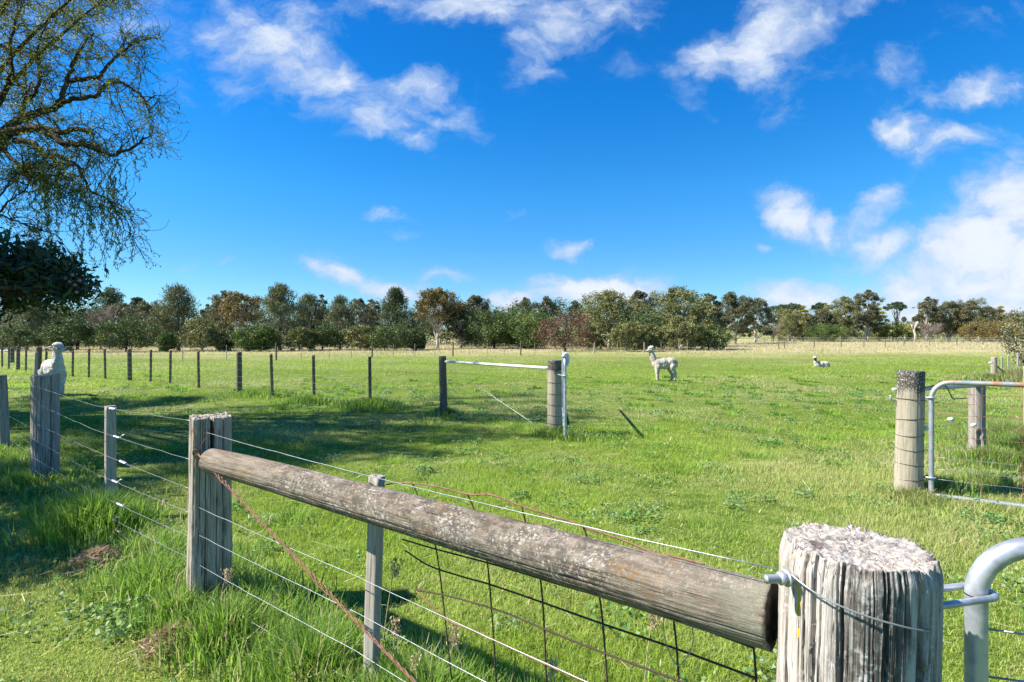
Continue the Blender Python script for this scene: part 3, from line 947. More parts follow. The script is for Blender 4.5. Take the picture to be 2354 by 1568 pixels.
sG, sA, sL, sB = sof(gp3), sof(bA), sof(lp), sof(bB)
for i, hz in enumerate(WL):
    mb = MB(FO)
    pts = [fs(13.6, hz[0], .10)] + [fs(sG + .1, hz[1] + .0, .02)]
    mb.tube(np.vstack([wire_pts(pts[0], pts[1], 10, .02)]), .0016, 5)
    a, b, c = fs(sG - .06, hz[1], -.135), fs(sA, hz[2], -.030), fs(sL + .11, hz[3], -.07)
    mb.tube(np.vstack([wire_pts(a, b, 16, .006, .0015), wire_pts(b, c, 12, .004, .0012)[1:]]), .0016, 5)
    w = mb.build('wire', M['wire'], fa)
    if i < 7:
        # twisted tie half way along the last bay
        tpos = b + (c - b) * (.30 + .03 * ((i * 7) % 5 - 2))
        tdir = (c - b) / np.linalg.norm(c - b)
        tb = MB(FO)
        for kx in range(3):
            off = rng.normal(0, .006, 3)
            tt = np.linspace(-.085, .085, 16)
            tw = np.stack([tpos + off * .3 + tdir * q + .008 * np.array([math.cos(q * 120 + kx * 2), 0, math.sin(q * 120 + kx * 2)]) for q in tt])
            tb.tube(tw, .0044, 5)
        e = tpos + tdir * .05
        tb.tube([e, e + np.array([.02, .0, .016 * (1 if i % 2 else -1)]), e + np.array([.05, -.01, .028 * (1 if i % 2 else -1)])], .0055, 5)
        tb.build('wire_tie', M['wire'], w)
for i, hz in enumerate(WR):
    mb = MB(FO)
    offL = -.128 if i else -.10
    a, b, c = fs(sL - .085, hz[0], offL), fs(sB, hz[1], -.028 if i else .0), fs(.16, hz[2], -.03 if i else .02)
    if i == 0:
        b = fs(sB, 1.043, -.0); c = np.array(P(1785, 1308, 1.36))
    mb.tube(np.vstack([wire_pts(a, b, 14, .004, .001), wire_pts(b, c, 14, .006, .001)[1:]]), .0016, 5)
    mb.build('wire', M['wire'], fa)

# bolt and nut on the left of the big post, and the tie wire slung round it
bq = MB(FO)
b0 = np.array([.603, 1.262, 1.115]); bd = np.array([-.98, -.19, .03]); bd /= np.linalg.norm(bd)
tt = np.linspace(-.03, .044, 60)
bq.tube([b0 + bd * q for q in tt], [.0085 + .0012 * (k % 2) for k in range(60)], 12)
bolt = bq.build('bolt', M['galv_old'], big, smooth=False)
bolt.parent = big; bolt.matrix_parent_inverse = Matrix.Identity(4)


def reparent_world(o, par):
    """give o (built in the fence's frame) the parent par without moving it"""
    o.parent = par
    rotm = par.rotation_euler.to_matrix().to_4x4()
    m = Matrix.Translation(par.location) @ rotm
    o.matrix_parent_inverse = m.inverted()


reparent_world(bolt, big)
nb = MB(FO); nb.tube([b0 - bd * .004, b0 + bd * .012], .0145, 6)
reparent_world(nb.build('nut', M['galv_old'], big, smooth=False), big)
nb = MB(FO); nb.tube([b0 - bd * .008, b0 - bd * .0045], .0185, 20)
reparent_world(nb.build('washer', M['galv_old'], big, smooth=False), big)
lw = MB(FO)
pts = []
for q in np.linspace(0, 1, 40):
    a = -3.0 + q * 2.9
    z = float(np.interp(a, [-3.0, -2.4, -1.6, -.6, -.1], [1.135, 1.105, 1.075, 1.03, 1.02]))
    rr_ = .161
    pts.append((FA0[0] + .012 + rr_ * math.cos(a), FA0[1] + rr_ * math.sin(a), z))
lw.tube(pts, .0021, 6)
reparent_world(lw.build('tie_wire', M['wire'], big), big)

# rusty twisted stay from the top of the split post down across the batten
bw = MB(FO)
A = np.array(P(452, 1040, 3.345)); B = np.array(P(985, 1600, 2.02))
for ph in (0, 2.1, 4.2):
    t = np.linspace(0, 1, 160)
    p = A + (B - A) * t[:, None]
    p[:, 2] += -.022 * 4 * t * (1 - t) * .4
    loosen = .0045 * (1 + 1.6 * np.exp(-((t - .66) / .03) ** 2) + 1.4 * np.exp(-((t - .17) / .03) ** 2))
    p[:, 0] += loosen * np.cos(t * 95 + ph); p[:, 2] += loosen * np.sin(t * 95 + ph)
    bw.tube(p, .0028, 5)
bw.tube([P(452, 1042, 3.335), P(447, 1015, 3.36), P(443, 985, 3.38), P(440, 1000, 3.42)], .0025, 5)
bw.tube([P(455, 1038, 3.335), P(468, 1015, 3.36), P(478, 998, 3.37), P(482, 985, 3.40)], .0022, 5)
for k in range(4):
    cpt = np.array(P(451, 1040, 3.34))
    bw.tube([cpt + np.array([.016 * math.cos(a) + k * .004, -.01, .02 * math.sin(a) - k * .006]) for a in np.linspace(0, 6.28, 14)], .0025, 5)
bw.build('stay_wire', M['rust'], fa)

# ------------------------------------------------------------------ rusty mesh panel behind the rail
rp = on_plane(1150, 1500, .13)
panel = thing('mesh_panel', 'bent rusty wire mesh panel leaning behind the log rail', 'mesh panel', (rp[0], rp[1], 0))
PO = Vector(panel.location)
OF = .105


def pl(pts, off=OF):
    return np.array([on_plane(u, v, off) for u, v in pts])


def smooth_pts(p, n=6):
    """Catmull-Rom through the points"""
    p = np.asarray(p, float); q = np.vstack([2 * p[0] - p[1], p, 2 * p[-1] - p[-2]]); out_ = []
    for i in range(1, len(q) - 2):
        for t in np.linspace(0, 1, n, endpoint=False):
            out_.append(.5 * (2 * q[i] + (q[i + 1] - q[i - 1]) * t + (2 * q[i - 1] - 5 * q[i] + 4 * q[i + 1] - q[i + 2]) * t * t + (3 * q[i] - q[i - 1] - 3 * q[i + 1] + q[i + 2]) * t ** 3))
    out_.append(q[-2])
    return np.array(out_)


mb = MB(PO)
mb.tube(smooth_pts(pl([(855, 1124), (895, 1113), (945, 1111), (1010, 1120), (1080, 1137), (1130, 1138), (1205, 1166), (1300, 1195), (1345, 1212), (1440, 1245), (1505, 1272), (1560, 1282), (1620, 1298)])), .0032, 6)
mb.build('top_wire', M['rust'], panel)
for (a, b, c, d) in (((948, 1110), (968, 1160), (1004, 1270), (1038, 1560)), ((1075, 1137), (1092, 1180), (1121, 1300), (1142, 1580)), ((1200, 1167), (1211, 1212), (1244, 1345), (1258, 1600)),
                     ((1340, 1210), (1350, 1240), (1381, 1390), (1400, 1620)), ((1505, 1270), (1510, 1285), (1549, 1430), (1565, 1640)), ((1650, 1305), (1668, 1330), (1729, 1470), (1742, 1700))):
    mb = MB(PO)
    mb.tube(smooth_pts(pl([a, b, c, d], OF + .006)), .0031, 6)
    mb.build('upright_wire', M['rust_dark'], panel)
for pts, mat in (([(932, 1266), (985, 1300), (1060, 1325), (1130, 1345), (1255, 1388), (1390, 1436), (1550, 1490), (1740, 1560)], 'rust_dark'),
                 ([(955, 1357), (1012, 1366), (1085, 1385), (1170, 1412), (1260, 1450), (1385, 1500), (1560, 1565), (1720, 1630)], 'rust_dark'),
                 ([(957, 1358), (1005, 1405), (1030, 1427), (1090, 1450), (1165, 1485), (1260, 1530), (1400, 1590)], 'rust'),
                 ([(925, 1240), (1000, 1262), (1150, 1302), (1290, 1345), (1450, 1390), (1555, 1425), (1735, 1490)], 'rust_dark')):
    mb = MB(PO)
    mb.tube(smooth_pts(pl(pts, OF - .004)), .0033, 6)
    mb.build('cross_wire', M[mat], panel)
mb = MB(PO)   # loose loop of bright wire hooked on the panel
mb.tube(smooth_pts(pl([(1545, 1395), (1525, 1430), (1535, 1490), (1560, 1530), (1590, 1490), (1592, 1440), (1585, 1400)], OF - .02)), .0016, 5)
mb.build('tie_wire', M['wire'], panel)

# ------------------------------------------------------------------ pipe and mesh gates
def rounded_frame(o, dirv, length, z0, z1, rad, r0):
    """closed pipe loop in the upright plane through o along dirv"""
    dv_ = np.array([dirv[0], dirv[1], 0.0])
    pts = []
    for (cx, cz, a0) in ((rad, z1 - rad, 180), (length - rad, z1 - rad, 90), (length - rad, z0 + rad * .15, 0), (rad, z0 + rad * .15, -90)):
        rr_ = rad if cz > (z0 + z1) / 2 else rad * .15
        if rr_ < rad:
            cx = rr_ if cx < length / 2 else length - rr_
        for a in np.linspace(a0, a0 - 90, 9):
            pts.append(np.array(o) + dv_ * (cx + rr_ * math.cos(R(a))) + np.array([0, 0, cz + rr_ * math.sin(R(a))]))
    pts.append(pts[0] + np.array([0, 0, -1e-3]))
    return pts


def dense(p, step=.06):
    out_ = [p[0]]
    for a, b in zip(p[:-1], p[1:]):
        k = max(1, int(np.linalg.norm(b - a) / step))
        for j in range(1, k + 1):
            out_.append(a + (b - a) * j / k)
    return np.array(out_)


def gate(label, org, dirv, length, z0, z1, rad, pipe_r, frame_mat, horiz, uprights, hinge, wire_r=.0022, hm='rust', um='rust', lower='wire'):
    dirv = np.array(dirv, float) / np.hypot(*dirv)
    root = thing('pipe_gate', label, 'gate', (org[0], org[1], 0))
    RO = Vector(root.location)
    mb = MB(RO)
    fp = rounded_frame((org[0], org[1], 0), dirv, length, z0, z1, rad, pipe_r)
    mb.tube(dense([np.array(p) for p in fp]), pipe_r, 16, caps=False)
    mb.build('frame', frame_mat, root)
    dv_ = np.array([dirv[0], dirv[1], 0.0]); o3 = np.array([org[0], org[1], 0.0])
    for i, z in enumerate(horiz):
        q = MB(RO); q.tube(wire_pts(o3 + dv_ * .01 + [0, 0, z], o3 + dv_ * (length - .01) + [0, 0, z], 24, .0, .003), wire_r, 5)
        q.build('cross_wire', M[hm if z > .45 else lower], root)
    for s in uprights:
        q = MB(RO); q.tube(wire_pts(o3 + dv_ * s + [0, 0, z0], o3 + dv_ * s + [0, 0, z1], 10, 0, .002), wire_r, 5)
        q.build('upright_wire', M[um], root)
    for (hz, hp) in hinge:   # U-shaped gudgeon: two arms from the post, closed round the pipe
        q = MB(RO)
        hp = np.array(hp, float); c = o3 + [0, 0, hz]
        ax = (c - np.array([hp[0], hp[1], hz])); L_ = np.linalg.norm(ax); ax /= L_
        sd = np.array([-ax[1], ax[0], 0.0]); rr_ = pipe_r + .012
        pts = [np.array([hp[0], hp[1], hz]) + sd * rr_]
        for a in np.linspace(90, -90, 15):
            pts.append(c + ax * rr_ * math.cos(R(a)) + sd * rr_ * math.sin(R(a)))
        pts.append(np.array([hp[0], hp[1], hz]) - sd * rr_)
        q.tube(dense(pts, .03), .0085 if pipe_r < .03 else .0095, 10)
        q.build('hinge', M['galv'], root)
    return root


near_gate = gate('bright galvanised pipe gate hinged on the thick cracked post at right', (1.168, 1.432), (.94, -.34), 3.6, .12, 1.137, .135, .0245, M['galv'],
                 (.92, .80, .68, .56, .44, .32, .22), (.45, .9, 1.35, 1.8, 2.25, 2.7, 3.15), [(1.008, (.895, 1.365))], .0028, 'wire', 'wire')
mid_gate = gate('rust streaked pipe gate with rusty mesh hung on the pine post at right', (4.275, 5.80), (.83, -.56), 3.3, .04, 1.195, .17, .024, M['rust_pipe'],
                (1.08, .985, .87, .757, .648, .542, .428, .309, .208), (.40, .70, 1.05, 1.5, 1.95, 2.4, 2.85), [(1.035, (4.25, 5.87)), (.22, (4.25, 5.87))])
g0 = P(1299, 0, 9.15)
open_gate = gate('pale pipe gate standing open edge-on beside the middle pine post', (g0.x, g0.y), (.32, 4.0), 3.75, .06, 1.32, .14, .024, M['galv'],
                 (1.15, 1.0, .85, .70, .55, .42, .30, .18), (.5, 1.0, 1.5, 2.0, 2.5, 3.0, 3.4), [(1.03, (.80, 9.45))], .0022, 'wire', 'wire')
q = MB(Vector(open_gate.location))
q.tube(smooth_pts([P(1294, 821, 9.2), P(1299, 814, 9.22), P(1305, 817, 9.25), P(1306, 828, 9.25), P(1303, 840, 9.2)]), [.02 + .012 * math.sin(k) ** 2 for k in range(25)], 8)
q.build('wrapping', M['white_plastic'], open_gate)

# ------------------------------------------------------------------ middle fence (behind the paddock lane)
fb = thing('wire_fence', 'long post and wire fence crossing the paddock, ending at the open gate', 'fence', (.72, 9.62, 0))
BO = Vector(fb.location)
BP = []   # (u, d, thick?)
for (u, d, th) in ((1275, 9.62, 2), (1020, 12.05, 2), (851, 13.4, 0), (722, 14.4, 0), (626, 15.6, 0), (550, 17.0, 1), (457, 18.6, 0), (391, 20.1, 0), (346, 21.2, 0), (298, 22.0, 1), (242, 22.8, 0), (204, 23.5, 0), (167, 24.2, 0),
                   (106, 24.6, 0), (88, 24.6, 2), (59, 27.6, 0), (41, 28.6, 1), (20, 29.4, 0), (5, 30.4, 0), (-60, 33, 1)):
    pp = P(u, 0, d); BP.append((pp.x, pp.y, th, u))
for i, (x, y, th, u) in enumerate(BP):
    w = {2: .215, 1: .16, 0: .065}[th]
    h = 1.26 if u == 1275 else (1.25 if th == 2 else 1.2)
    if u == 1275:
        me = post_mesh('post', M['wood_pine_cap'], .122, .12, 1.27, (10, .006, .04), 5, 2.0, 90, 60, .03, .004, 0, (), .0015, 0, -.2, ridge=9)
        o = link('post', me, fb, Vector((x, y, Hf(x, y))) - BO)
        o['label'] = 'thick pine post with dark wire rings beside the open gate'
        for z in (1.12, .89, .70, .515, .34, .20, .08):
            ring = MB(BO); ring.tube([(x + .1215 * math.cos(a), y + .1205 * math.sin(a), Hf(x, y) + z + .006 * math.sin(a * 2)) for a in np.linspace(0, 6.283, 30)], .0035, 5, caps=False)
            reparent_world(ring.build('wire_ring', M['rust_dark'], o), o)
    else:
        simple_post(fb, 'post' if th else 'dropper', x, y, w if u != 1020 else .16, h, M['wood_pine_dark'], 100 + i, th == 0, (rng.normal(0, .8), 0), None, None, (5, .005, .06))
px, py = P(81, 0, 24.0).x, 24.0
simple_post(fb, 'post', px, py, .13, 1.05, M['wood_grey'], 140, False, (3, 0), None, 'short pale split post leaning against the strainer')
for z in (1.08, .88, .68, .48, .30, .14):
    mb = MB(BO)
    pts = []
    for (x, y, th, u) in BP[1:]:
        pts.append((x, y - .11 if th else y - .04, Hf(x, y) + z))
    mb.tube(np.array(pts), .0022, 4)
    mb.build('wire', M['wire'], fb)
x0, y0 = BP[1][:2]; x1, y1 = BP[0][:2]
mb = MB(BO); mb.tube(dense([np.array((x0 + .05, y0 - .06, 1.135)), np.array((x1 - .10, y1 + .03, 1.125))], .1), .026, 12); mb.build('pipe_rail', M['paint_pipe'], fb)
for k, (za, zb_) in enumerate(((1.13, .02), (1.06, .10))):
    mb = MB(BO); mb.tube(wire_pts((x0 + .02, y0 - .09, za), (x1 - .14 - .1 * k, y1 + .05 + .12 * k, zb_), 10), .0022, 4); mb.build('stay_wire', M['wire'], fb)
for z in (.9, .68, .48, .3):   # wires of the braced bay
    mb = MB(BO); mb.tube(wire_pts((x0, y0 + .08, z), (x1, y1 + .13, z), 8), .0016, 4); mb.build('wire', M['rust_dark'], fb)
mb = MB(BO); mb.tube(dense([np.array(P(28, 806, 36)), np.array(P(-60, 806, 36))], .3), .03, 8); mb.build('pipe_rail', M['paint_pipe'], fb)
x, y = P(28, 0, 36).xy
simple_post(fb, 'post', x, y, .22, 1.0, M['wood_pine_dark'], 160)
mb = MB(BO)
ins = np.array(P(1031, 881, 12.0)); mb.tube([ins, ins + [.05, 0, -.0]], .014, 8); mb.build('insulator', M['white_plastic'], fb)

# ------------------------------------------------------------------ right-hand fence corner
fg = thing('strainer_fence', 'pine strainer posts with a pipe brace behind the rusty gate', 'fence', (4.13, 5.93, 0))
GO = Vector(fg.location)
me = post_mesh('post', M['wood_pine_cap'], .127, .125, 1.30, (12, .006, .05), 61, 2.0, 130, 90, .06, .005, 0, (), .0015, .03, -.2, ridge=10)
o = link('post', me, fg, (0, 0, 0), (0, R(1.3), 0)); o['label'] = 'thick pine post with a dark top and wire rings'
for z in (1.0, .80, .64, .49, .33, .17):
    ring = MB(GO); ring.tube([(4.13 + .027 * z + .1275 * math.cos(a), 5.93 + .1265 * math.sin(a), z + .012 * math.cos(a + z * 9)) for a in np.linspace(0, 6.283, 30)], .003, 5, caps=False)
    reparent_world(ring.build('wire_ring', M['rust_dark'], o), o)
bb = MB(GO); bb.tube(smooth_pts([(4.06, 6.0, .985), (3.995, 5.985, .985), (3.975, 5.975, 1.0), (3.978, 5.975, 1.04)]), .010, 8)
reparent_world(bb.build('bolt', M['galv_old'], o), o)
bb = MB(GO); bb.tube([(4.06, 6.0, 1.10), (4.01, 5.99, 1.10)], .016, 8)
reparent_world(bb.build('insulator', M['white_plastic'], o), o)
sp = P(2246, 0, 7.6)
o2 = link('post', post_mesh('post', M['wood_stump'], .088, .085, 1.045, (10, .012, .07), 67, 2.3, 90, 60, .0, .006, 0, [(-1.9, .35, .03, -.1, .4)], .002, .12, -.2, ridge=9), fg, Vector((sp.x, sp.y, Hf(sp.x, sp.y))) - GO)
o2['label'] = 'old dark post split at its foot'
mb = MB(GO); mb.tube(dense([np.array((4.25, 6.0, 1.105)), np.array((sp.x - .05, sp.y - .06, 1.01))], .1), .027, 12); mb.build('brace_pipe', M['galv_old'], fg)
FG2 = [(9.6, 10.6), (13.5, 14.2)]
for k, (x, y) in enumerate(FG2):
    simple_post(fg, 'post', x, y, .12, 1.1, M['wood_pine'], 200 + k)
for z in (.92, .74, .56, .40, .24):
    mb = MB(GO); mb.tube(np.array([(4.2, 6.05, z + .04), (sp.x, sp.y + .09, z), (9.6, 10.67, z), (13.5, 14.27, z)]), .002, 4); mb.build('wire', M['wire'], fg)
for (a, b) in ((P(2128, 1040, 5.98), P(2236, 905, 7.5)), (P(2135, 945, 6.0), P(2240, 1010, 7.52))):
    mb = MB(GO); mb.tube(wire_pts(a, b, 8), .0018, 4); mb.build('stay_wire', M['wire'], fg)
for (u, v, d) in ((2186, 964, 6.8), (2239, 977, 7.45), (2127, 984, 5.95)):
    q0 = np.array(P(u, v, d)); mb = MB(GO); mb.tube([q0 - [.035, 0, .0], q0 - [.012, 0, 0], q0 + [.012, 0, 0], q0 + [.035, 0, 0]], [.012, .026, .026, .012], 8); mb.build('insulator', M['white_plastic'], fg)
mb = MB(GO); mb.tube(smooth_pts([P(2122, 892, 6.0), P(2140, 888, 5.95), P(2160, 885, 5.95), P(2176, 890, 6.0), P(2190, 915, 6.1), P(2202, 917, 6.15), P(2222, 915, 6.2)]), .006, 6); mb.build('cable', M['black_cable'], fg)

fh = thing('wire_fence', 'pale post and thin pickets in dry tussocks before the right-hand bush', 'fence', (18.4, 21.8, 0))
HO = Vector(fh.location)
xs = [(2285, 21.6, .20, .90), (2303, 23.2, .07, .85), (2318, 25, .06, .85), (2340, 26.5, .09, .9), (2400, 30, .12, 1.0)]
for k, (u, d, w, h) in enumerate(xs):
    pp = P(u, 0, d); simple_post(fh, 'post' if k in (0, 4) else 'picket', pp.x, pp.y, w, h, M['wood_pine' if k == 0 else 'wood_grey'], 220 + k)
for z in (.8, .6, .4, .2):
    mb = MB(HO); mb.tube(np.array([(P(u, 0, d).x, d - .1, z + .02) for (u, d, w, h) in xs]), .002, 4); mb.build('wire', M['wire'], fh)
a = P(2285, 0, 21.6); b = P(2312, 0, 22.2)
mb = MB(HO); mb.tube([(a.x + .1, a.y, .55), (b.x, b.y, .25)], .022, 8); mb.build('brace', M['rust_dark'], fh)
mb = MB(HO); q0 = np.array(P(2277, 834, 21.3)); mb.tube([q0 - [.06, 0, 0], q0 + [.09, 0, 0]], .03, 8); mb.build('insulator', M['white_plastic'], fh)

# ------------------------------------------------------------------ fences at the back of the paddock
fd = thing('wire_fence', 'low back fence of dark posts and thin pickets before the dry grass', 'fence', (0.8, 50, 0))
DO = Vector(fd.location)
DP = [(-120, 36, 1), (300, 38, 0), (420, 39.5, 0), (520, 40, 0), (635, 40.7, 2), (693, 42, 0), (757, 43, 0), (808, 44, 0), (855, 45, 2), (904, 46, 0), (953, 47, 0), (1000, 47.5, 0), (1041, 48, 2), (1079, 48.5, 0), (1121, 49, 0),
      (1160, 49.6, 0), (1197, 50, 2), (1230, 51.5, 0), (1262, 53, 0), (1310, 55, 0), (1366, 57, 1), (1420, 60, 0), (1481, 62, 1), (1520, 64, 0), (1580, 66, 0), (1646, 69.6, 2), (1692, 71, 0), (1723, 72, 0), (1762, 74, 0), (1790, 75.5, 2),
      (1804, 80, 2), (1872, 84, 2), (1934, 88, 2), (1986, 91, 2), (2035, 94, 2), (2078, 97, 2), (2137, 101, 2), (2200, 106, 2), (2260, 111, 2), (2400, 122, 2)]
dpts = []
for k, (u, d, th) in enumerate(DP):
    x = P(u, 0, d).x
    dpts.append((x, d - .05, Hf(x, d)))
    w = {2: .12, 1: .14, 0: .045}[th]
    simple_post(fd, 'post' if th else 'picket', x, d, w, 1.25 if th == 2 else 1.1, M['wood_pine_dark' if th == 2 else 'wood_grey'], 300 + k, False, (rng.normal(0, 1.5), 0), None, None, (0, 0, .1))
for z in (1.0, .7, .4):
    mb = MB(DO); mb.tube(np.array([(x, y, q + z) for x, y, q in dpts]), .0025, 4); mb.build('wire', M['wire'], fd)

fe = thing('rail_fence', 'far dark rail fence along the foot of the right-hand trees', 'fence', (60, 150, 0))
EO = Vector(fe.location)
epts = []
for k, u in enumerate(range(1740, 2420, 17)):
    d = 152 - (u - 1740) * .03; x = P(u, 0, d).x; z = Hf(x, d); epts.append((x, d, z))
    w = .18 if k % 5 else .34
    mb = MB(EO); mb.tube([(x, d, z - .2), (x, d, z + (1.15 if k % 5 else 1.45))], w / 2, 6); mb.build('post', M['wood_grey'], fe)
for z in (1.15, .75, .4):
    mb = MB(EO); mb.tube(np.array([(x, y - .12, q + z) for x, y, q in epts]), .055, 5); mb.build('rail', M['wood_stump'], fe)
fl = thing('rail_fence', 'grey rail fence glimpsed between the trunks left of centre', 'fence', (-20, 135, 0))
LO = Vector(fl.location); lp_ = []
for k, u in enumerate(range(880, 1180, 22)):
    x = P(u, 0, 135).x; z = Hf(x, 135); lp_.append((x, 135, z))
    mb = MB(LO); mb.tube([(x, 135, z - .2), (x, 135, z + 1.3)], .11, 6); mb.build('post', M['wood_grey'], fl)
for z in (1.2, .7):
    mb = MB(LO); mb.tube(np.array([(x, y - .1, q + z) for x, y, q in lp_]), .05, 5); mb.build('rail', M['wood_grey'], fl)
# ------------------------------------------------------------------ trees
def bark(name, a, b):
    m, N = new_mat(name)
    ob_ = N.node('ShaderNodeTexCoord').outputs['Object']
    n = N.noise(N.mapping(ob_, scale=(1, 1, .3)), 6, 4, .6)
    pr_ = N.node('ShaderNodeBsdfPrincipled', ins={'Base Color': N.mix(N.maprange(n, .35, .65), a, b), 'Roughness': .9, 'Specular IOR Level': .1})
    finish(N, pr_.outputs[0])
    return m


M['bark_dark'] = bark('dark_bark', (.045, .036, .028), (.10, .082, .065))
M['bark_pale'] = bark('pale_gum_bark', (.36, .32, .27), (.58, .54, .48))
M['bark_grey'] = bark('grey_brown_bark', (.13, .105, .085), (.24, .205, .17))
M['bark_willow'] = bark('willow_bark', (.035, .027, .019), (.10, .077, .052))
M['twig_willow'] = bark('willow_twigs', (.055, .044, .022), (.11, .09, .04))
M['twig_pink'] = bark('pinkish_twigs', (.20, .155, .13), (.32, .26, .225))
LM = {
    'wattle': leaf_mat('wattle_leaves', (0.035, 0.065, 0.0175), (0.1063, 0.1562, 0.0425), (0.2125, 0.25, 0.0813), .15),
    'bright': leaf_mat('mid_green_leaves', (.045, .092, .020), (.130, .200, .048), (.22, .26, .07), .2),
    'sheoak': leaf_mat('sheoak_needles', (0.0648, 0.0918, 0.0351), (0.1823, 0.1958, 0.0783), (0.27, 0.243, 0.1013), .15),
    'sheoak_dark': leaf_mat('dark_sheoak_needles', (0.039, 0.0676, 0.026), (0.1105, 0.1456, 0.0546), (0.195, 0.195, 0.078), .15),
    'gum': leaf_mat('gum_leaves', (.085, .105, .048), (.225, .225, .11), (.30, .25, .12), .15),
    'gum_olive': leaf_mat('olive_gum_leaves', (.085, .105, .036), (.245, .250, .090), (.36, .34, .12), .15),
    'gum_orange': leaf_mat('orange_tipped_gum_leaves', (.105, .095, .035), (.26, .205, .07), (.38, .27, .085), .15),
    'gum_dark': leaf_mat('dark_gum_leaves', (.060, .080, .038), (.165, .172, .085), (.24, .20, .10), .12),
    'rust': leaf_mat('russet_leaves', (0.0825, 0.044, 0.0308), (0.187, 0.1045, 0.066), (0.242, 0.154, 0.088), .15),
    'cypress': leaf_mat('golden_cypress_leaves', (0.055, 0.0858, 0.011), (0.187, 0.2035, 0.022), (0.44, 0.363, 0.022), .15),
    'pine': leaf_mat('macrocarpa_leaves', (0.026, 0.0546, 0.0286), (0.0806, 0.1274, 0.0546), (0.117, 0.156, 0.065), .1),
    'willow': leaf_mat('willow_leaves', (.14, .19, .03), (.34, .40, .07), (.46, .44, .10), .5),
    'fgum': leaf_mat('flowering_gum_leaves', (.022, .050, .022), (.060, .105, .045), (.09, .14, .06), .2, .32),
    'bush': leaf_mat('grey_green_bush_leaves', (0.0935, 0.1045, 0.0495), (0.22, 0.22, 0.1155), (0.33, 0.286, 0.165), .15),
}


def clump_leaves(centers, radii, per, L, Wd, seed, up=0.0, flat=1.0, droop=None):
    """leaf diamonds filling clumps"""
    r = np.random.default_rng(seed)
    n = len(centers)
    C = np.repeat(centers, per, 0); rad = np.repeat(radii, per)
    v = r.normal(0, 1, (n * per, 3)); v /= np.linalg.norm(v, axis=1)[:, None]
    q = r.random(n * per) ** (1 / 2.2)
    v = v * (rad * q)[:, None]; v[:, 2] *= flat
    pos = C + v
    elong = None
    if droop is not None:
        elong = v / (rad[:, None] + 1e-6) * .8 + np.array([0, 0, droop])
    V, Q = leaf_quads(pos, L * (.6 + .8 * r.random(len(pos))), Wd * (.6 + .8 * r.random(len(pos))), None, seed + 1, elong)
    cr = np.repeat(r.random(n), per)
    rnd = np.clip(.55 * cr + .45 * r.random(len(pos)), 0, 1)
    tint = np.clip(np.repeat((r.random(n) < .18) * r.random(n), per) + .15 * r.random(len(pos)), 0, 1)
    return V, Q, rnd, tint


KINDS = {  # leaf length, width, leaves, trunk fraction, bark
    'wattle': dict(lm='wattle', L=.26, W=.13, n=17000, bark='bark_dark', base=.05, shape='dome'),
    'bright': dict(lm='bright', L=.25, W=.13, n=16000, bark='bark_dark', base=.02, shape='dome'),
    'sheoak': dict(lm='sheoak', L=.48, W=.07, n=15000, bark='bark_grey', base=.10, shape='plume'),
    'sheoak_dark': dict(lm='sheoak_dark', L=.44, W=.085, n=17000, bark='bark_dark', base=.06, shape='plume'),
    'gum': dict(lm='gum', L=.30, W=.12, n=14000, bark='bark_pale', base=.22, shape='open'),
    'gum_olive': dict(lm='gum_olive', L=.29, W=.12, n=19000, bark='bark_pale', base=.05, shape='open'),
    'gum_orange': dict(lm='gum_orange', L=.32, W=.14, n=11000, bark='bark_pale', base=.40, shape='open'),
    'gum_dark': dict(lm='gum_dark', L=.31, W=.13, n=18000, bark='bark_pale', base=.10, shape='open'),
    'rust': dict(lm='rust', L=.26, W=.13, n=9000, bark='bark_dark', base=.04, shape='dome'),
    'cypress': dict(lm='cypress', L=.36, W=.13, n=8500, bark='bark_dark', base=.0, shape='layer'),
    'pine': dict(lm='pine', L=.50, W=.20, n=8000, bark='bark_dark', base=.15, shape='layer'),
    'umbrella': dict(lm='pine', L=.50, W=.20, n=3800, bark='bark_dark', base=.74, shape='flat'),
    'bare': dict(lm=None, L=.3, W=.1, n=0, bark='twig_pink', base=.2, shape='bare'),
    'bush': dict(lm='bush', L=.16, W=.08, n=9000, bark='bark_grey', base=.0, shape='dome'),
    'gold': dict(lm='gum_orange', L=.30, W=.13, n=8000, bark='bark_dark', base=.02, shape='dome'),
    'tiny': dict(lm='gum_dark', L=1.2, W=.7, n=500, bark='bark_dark', base=.2, shape='dome'),
}


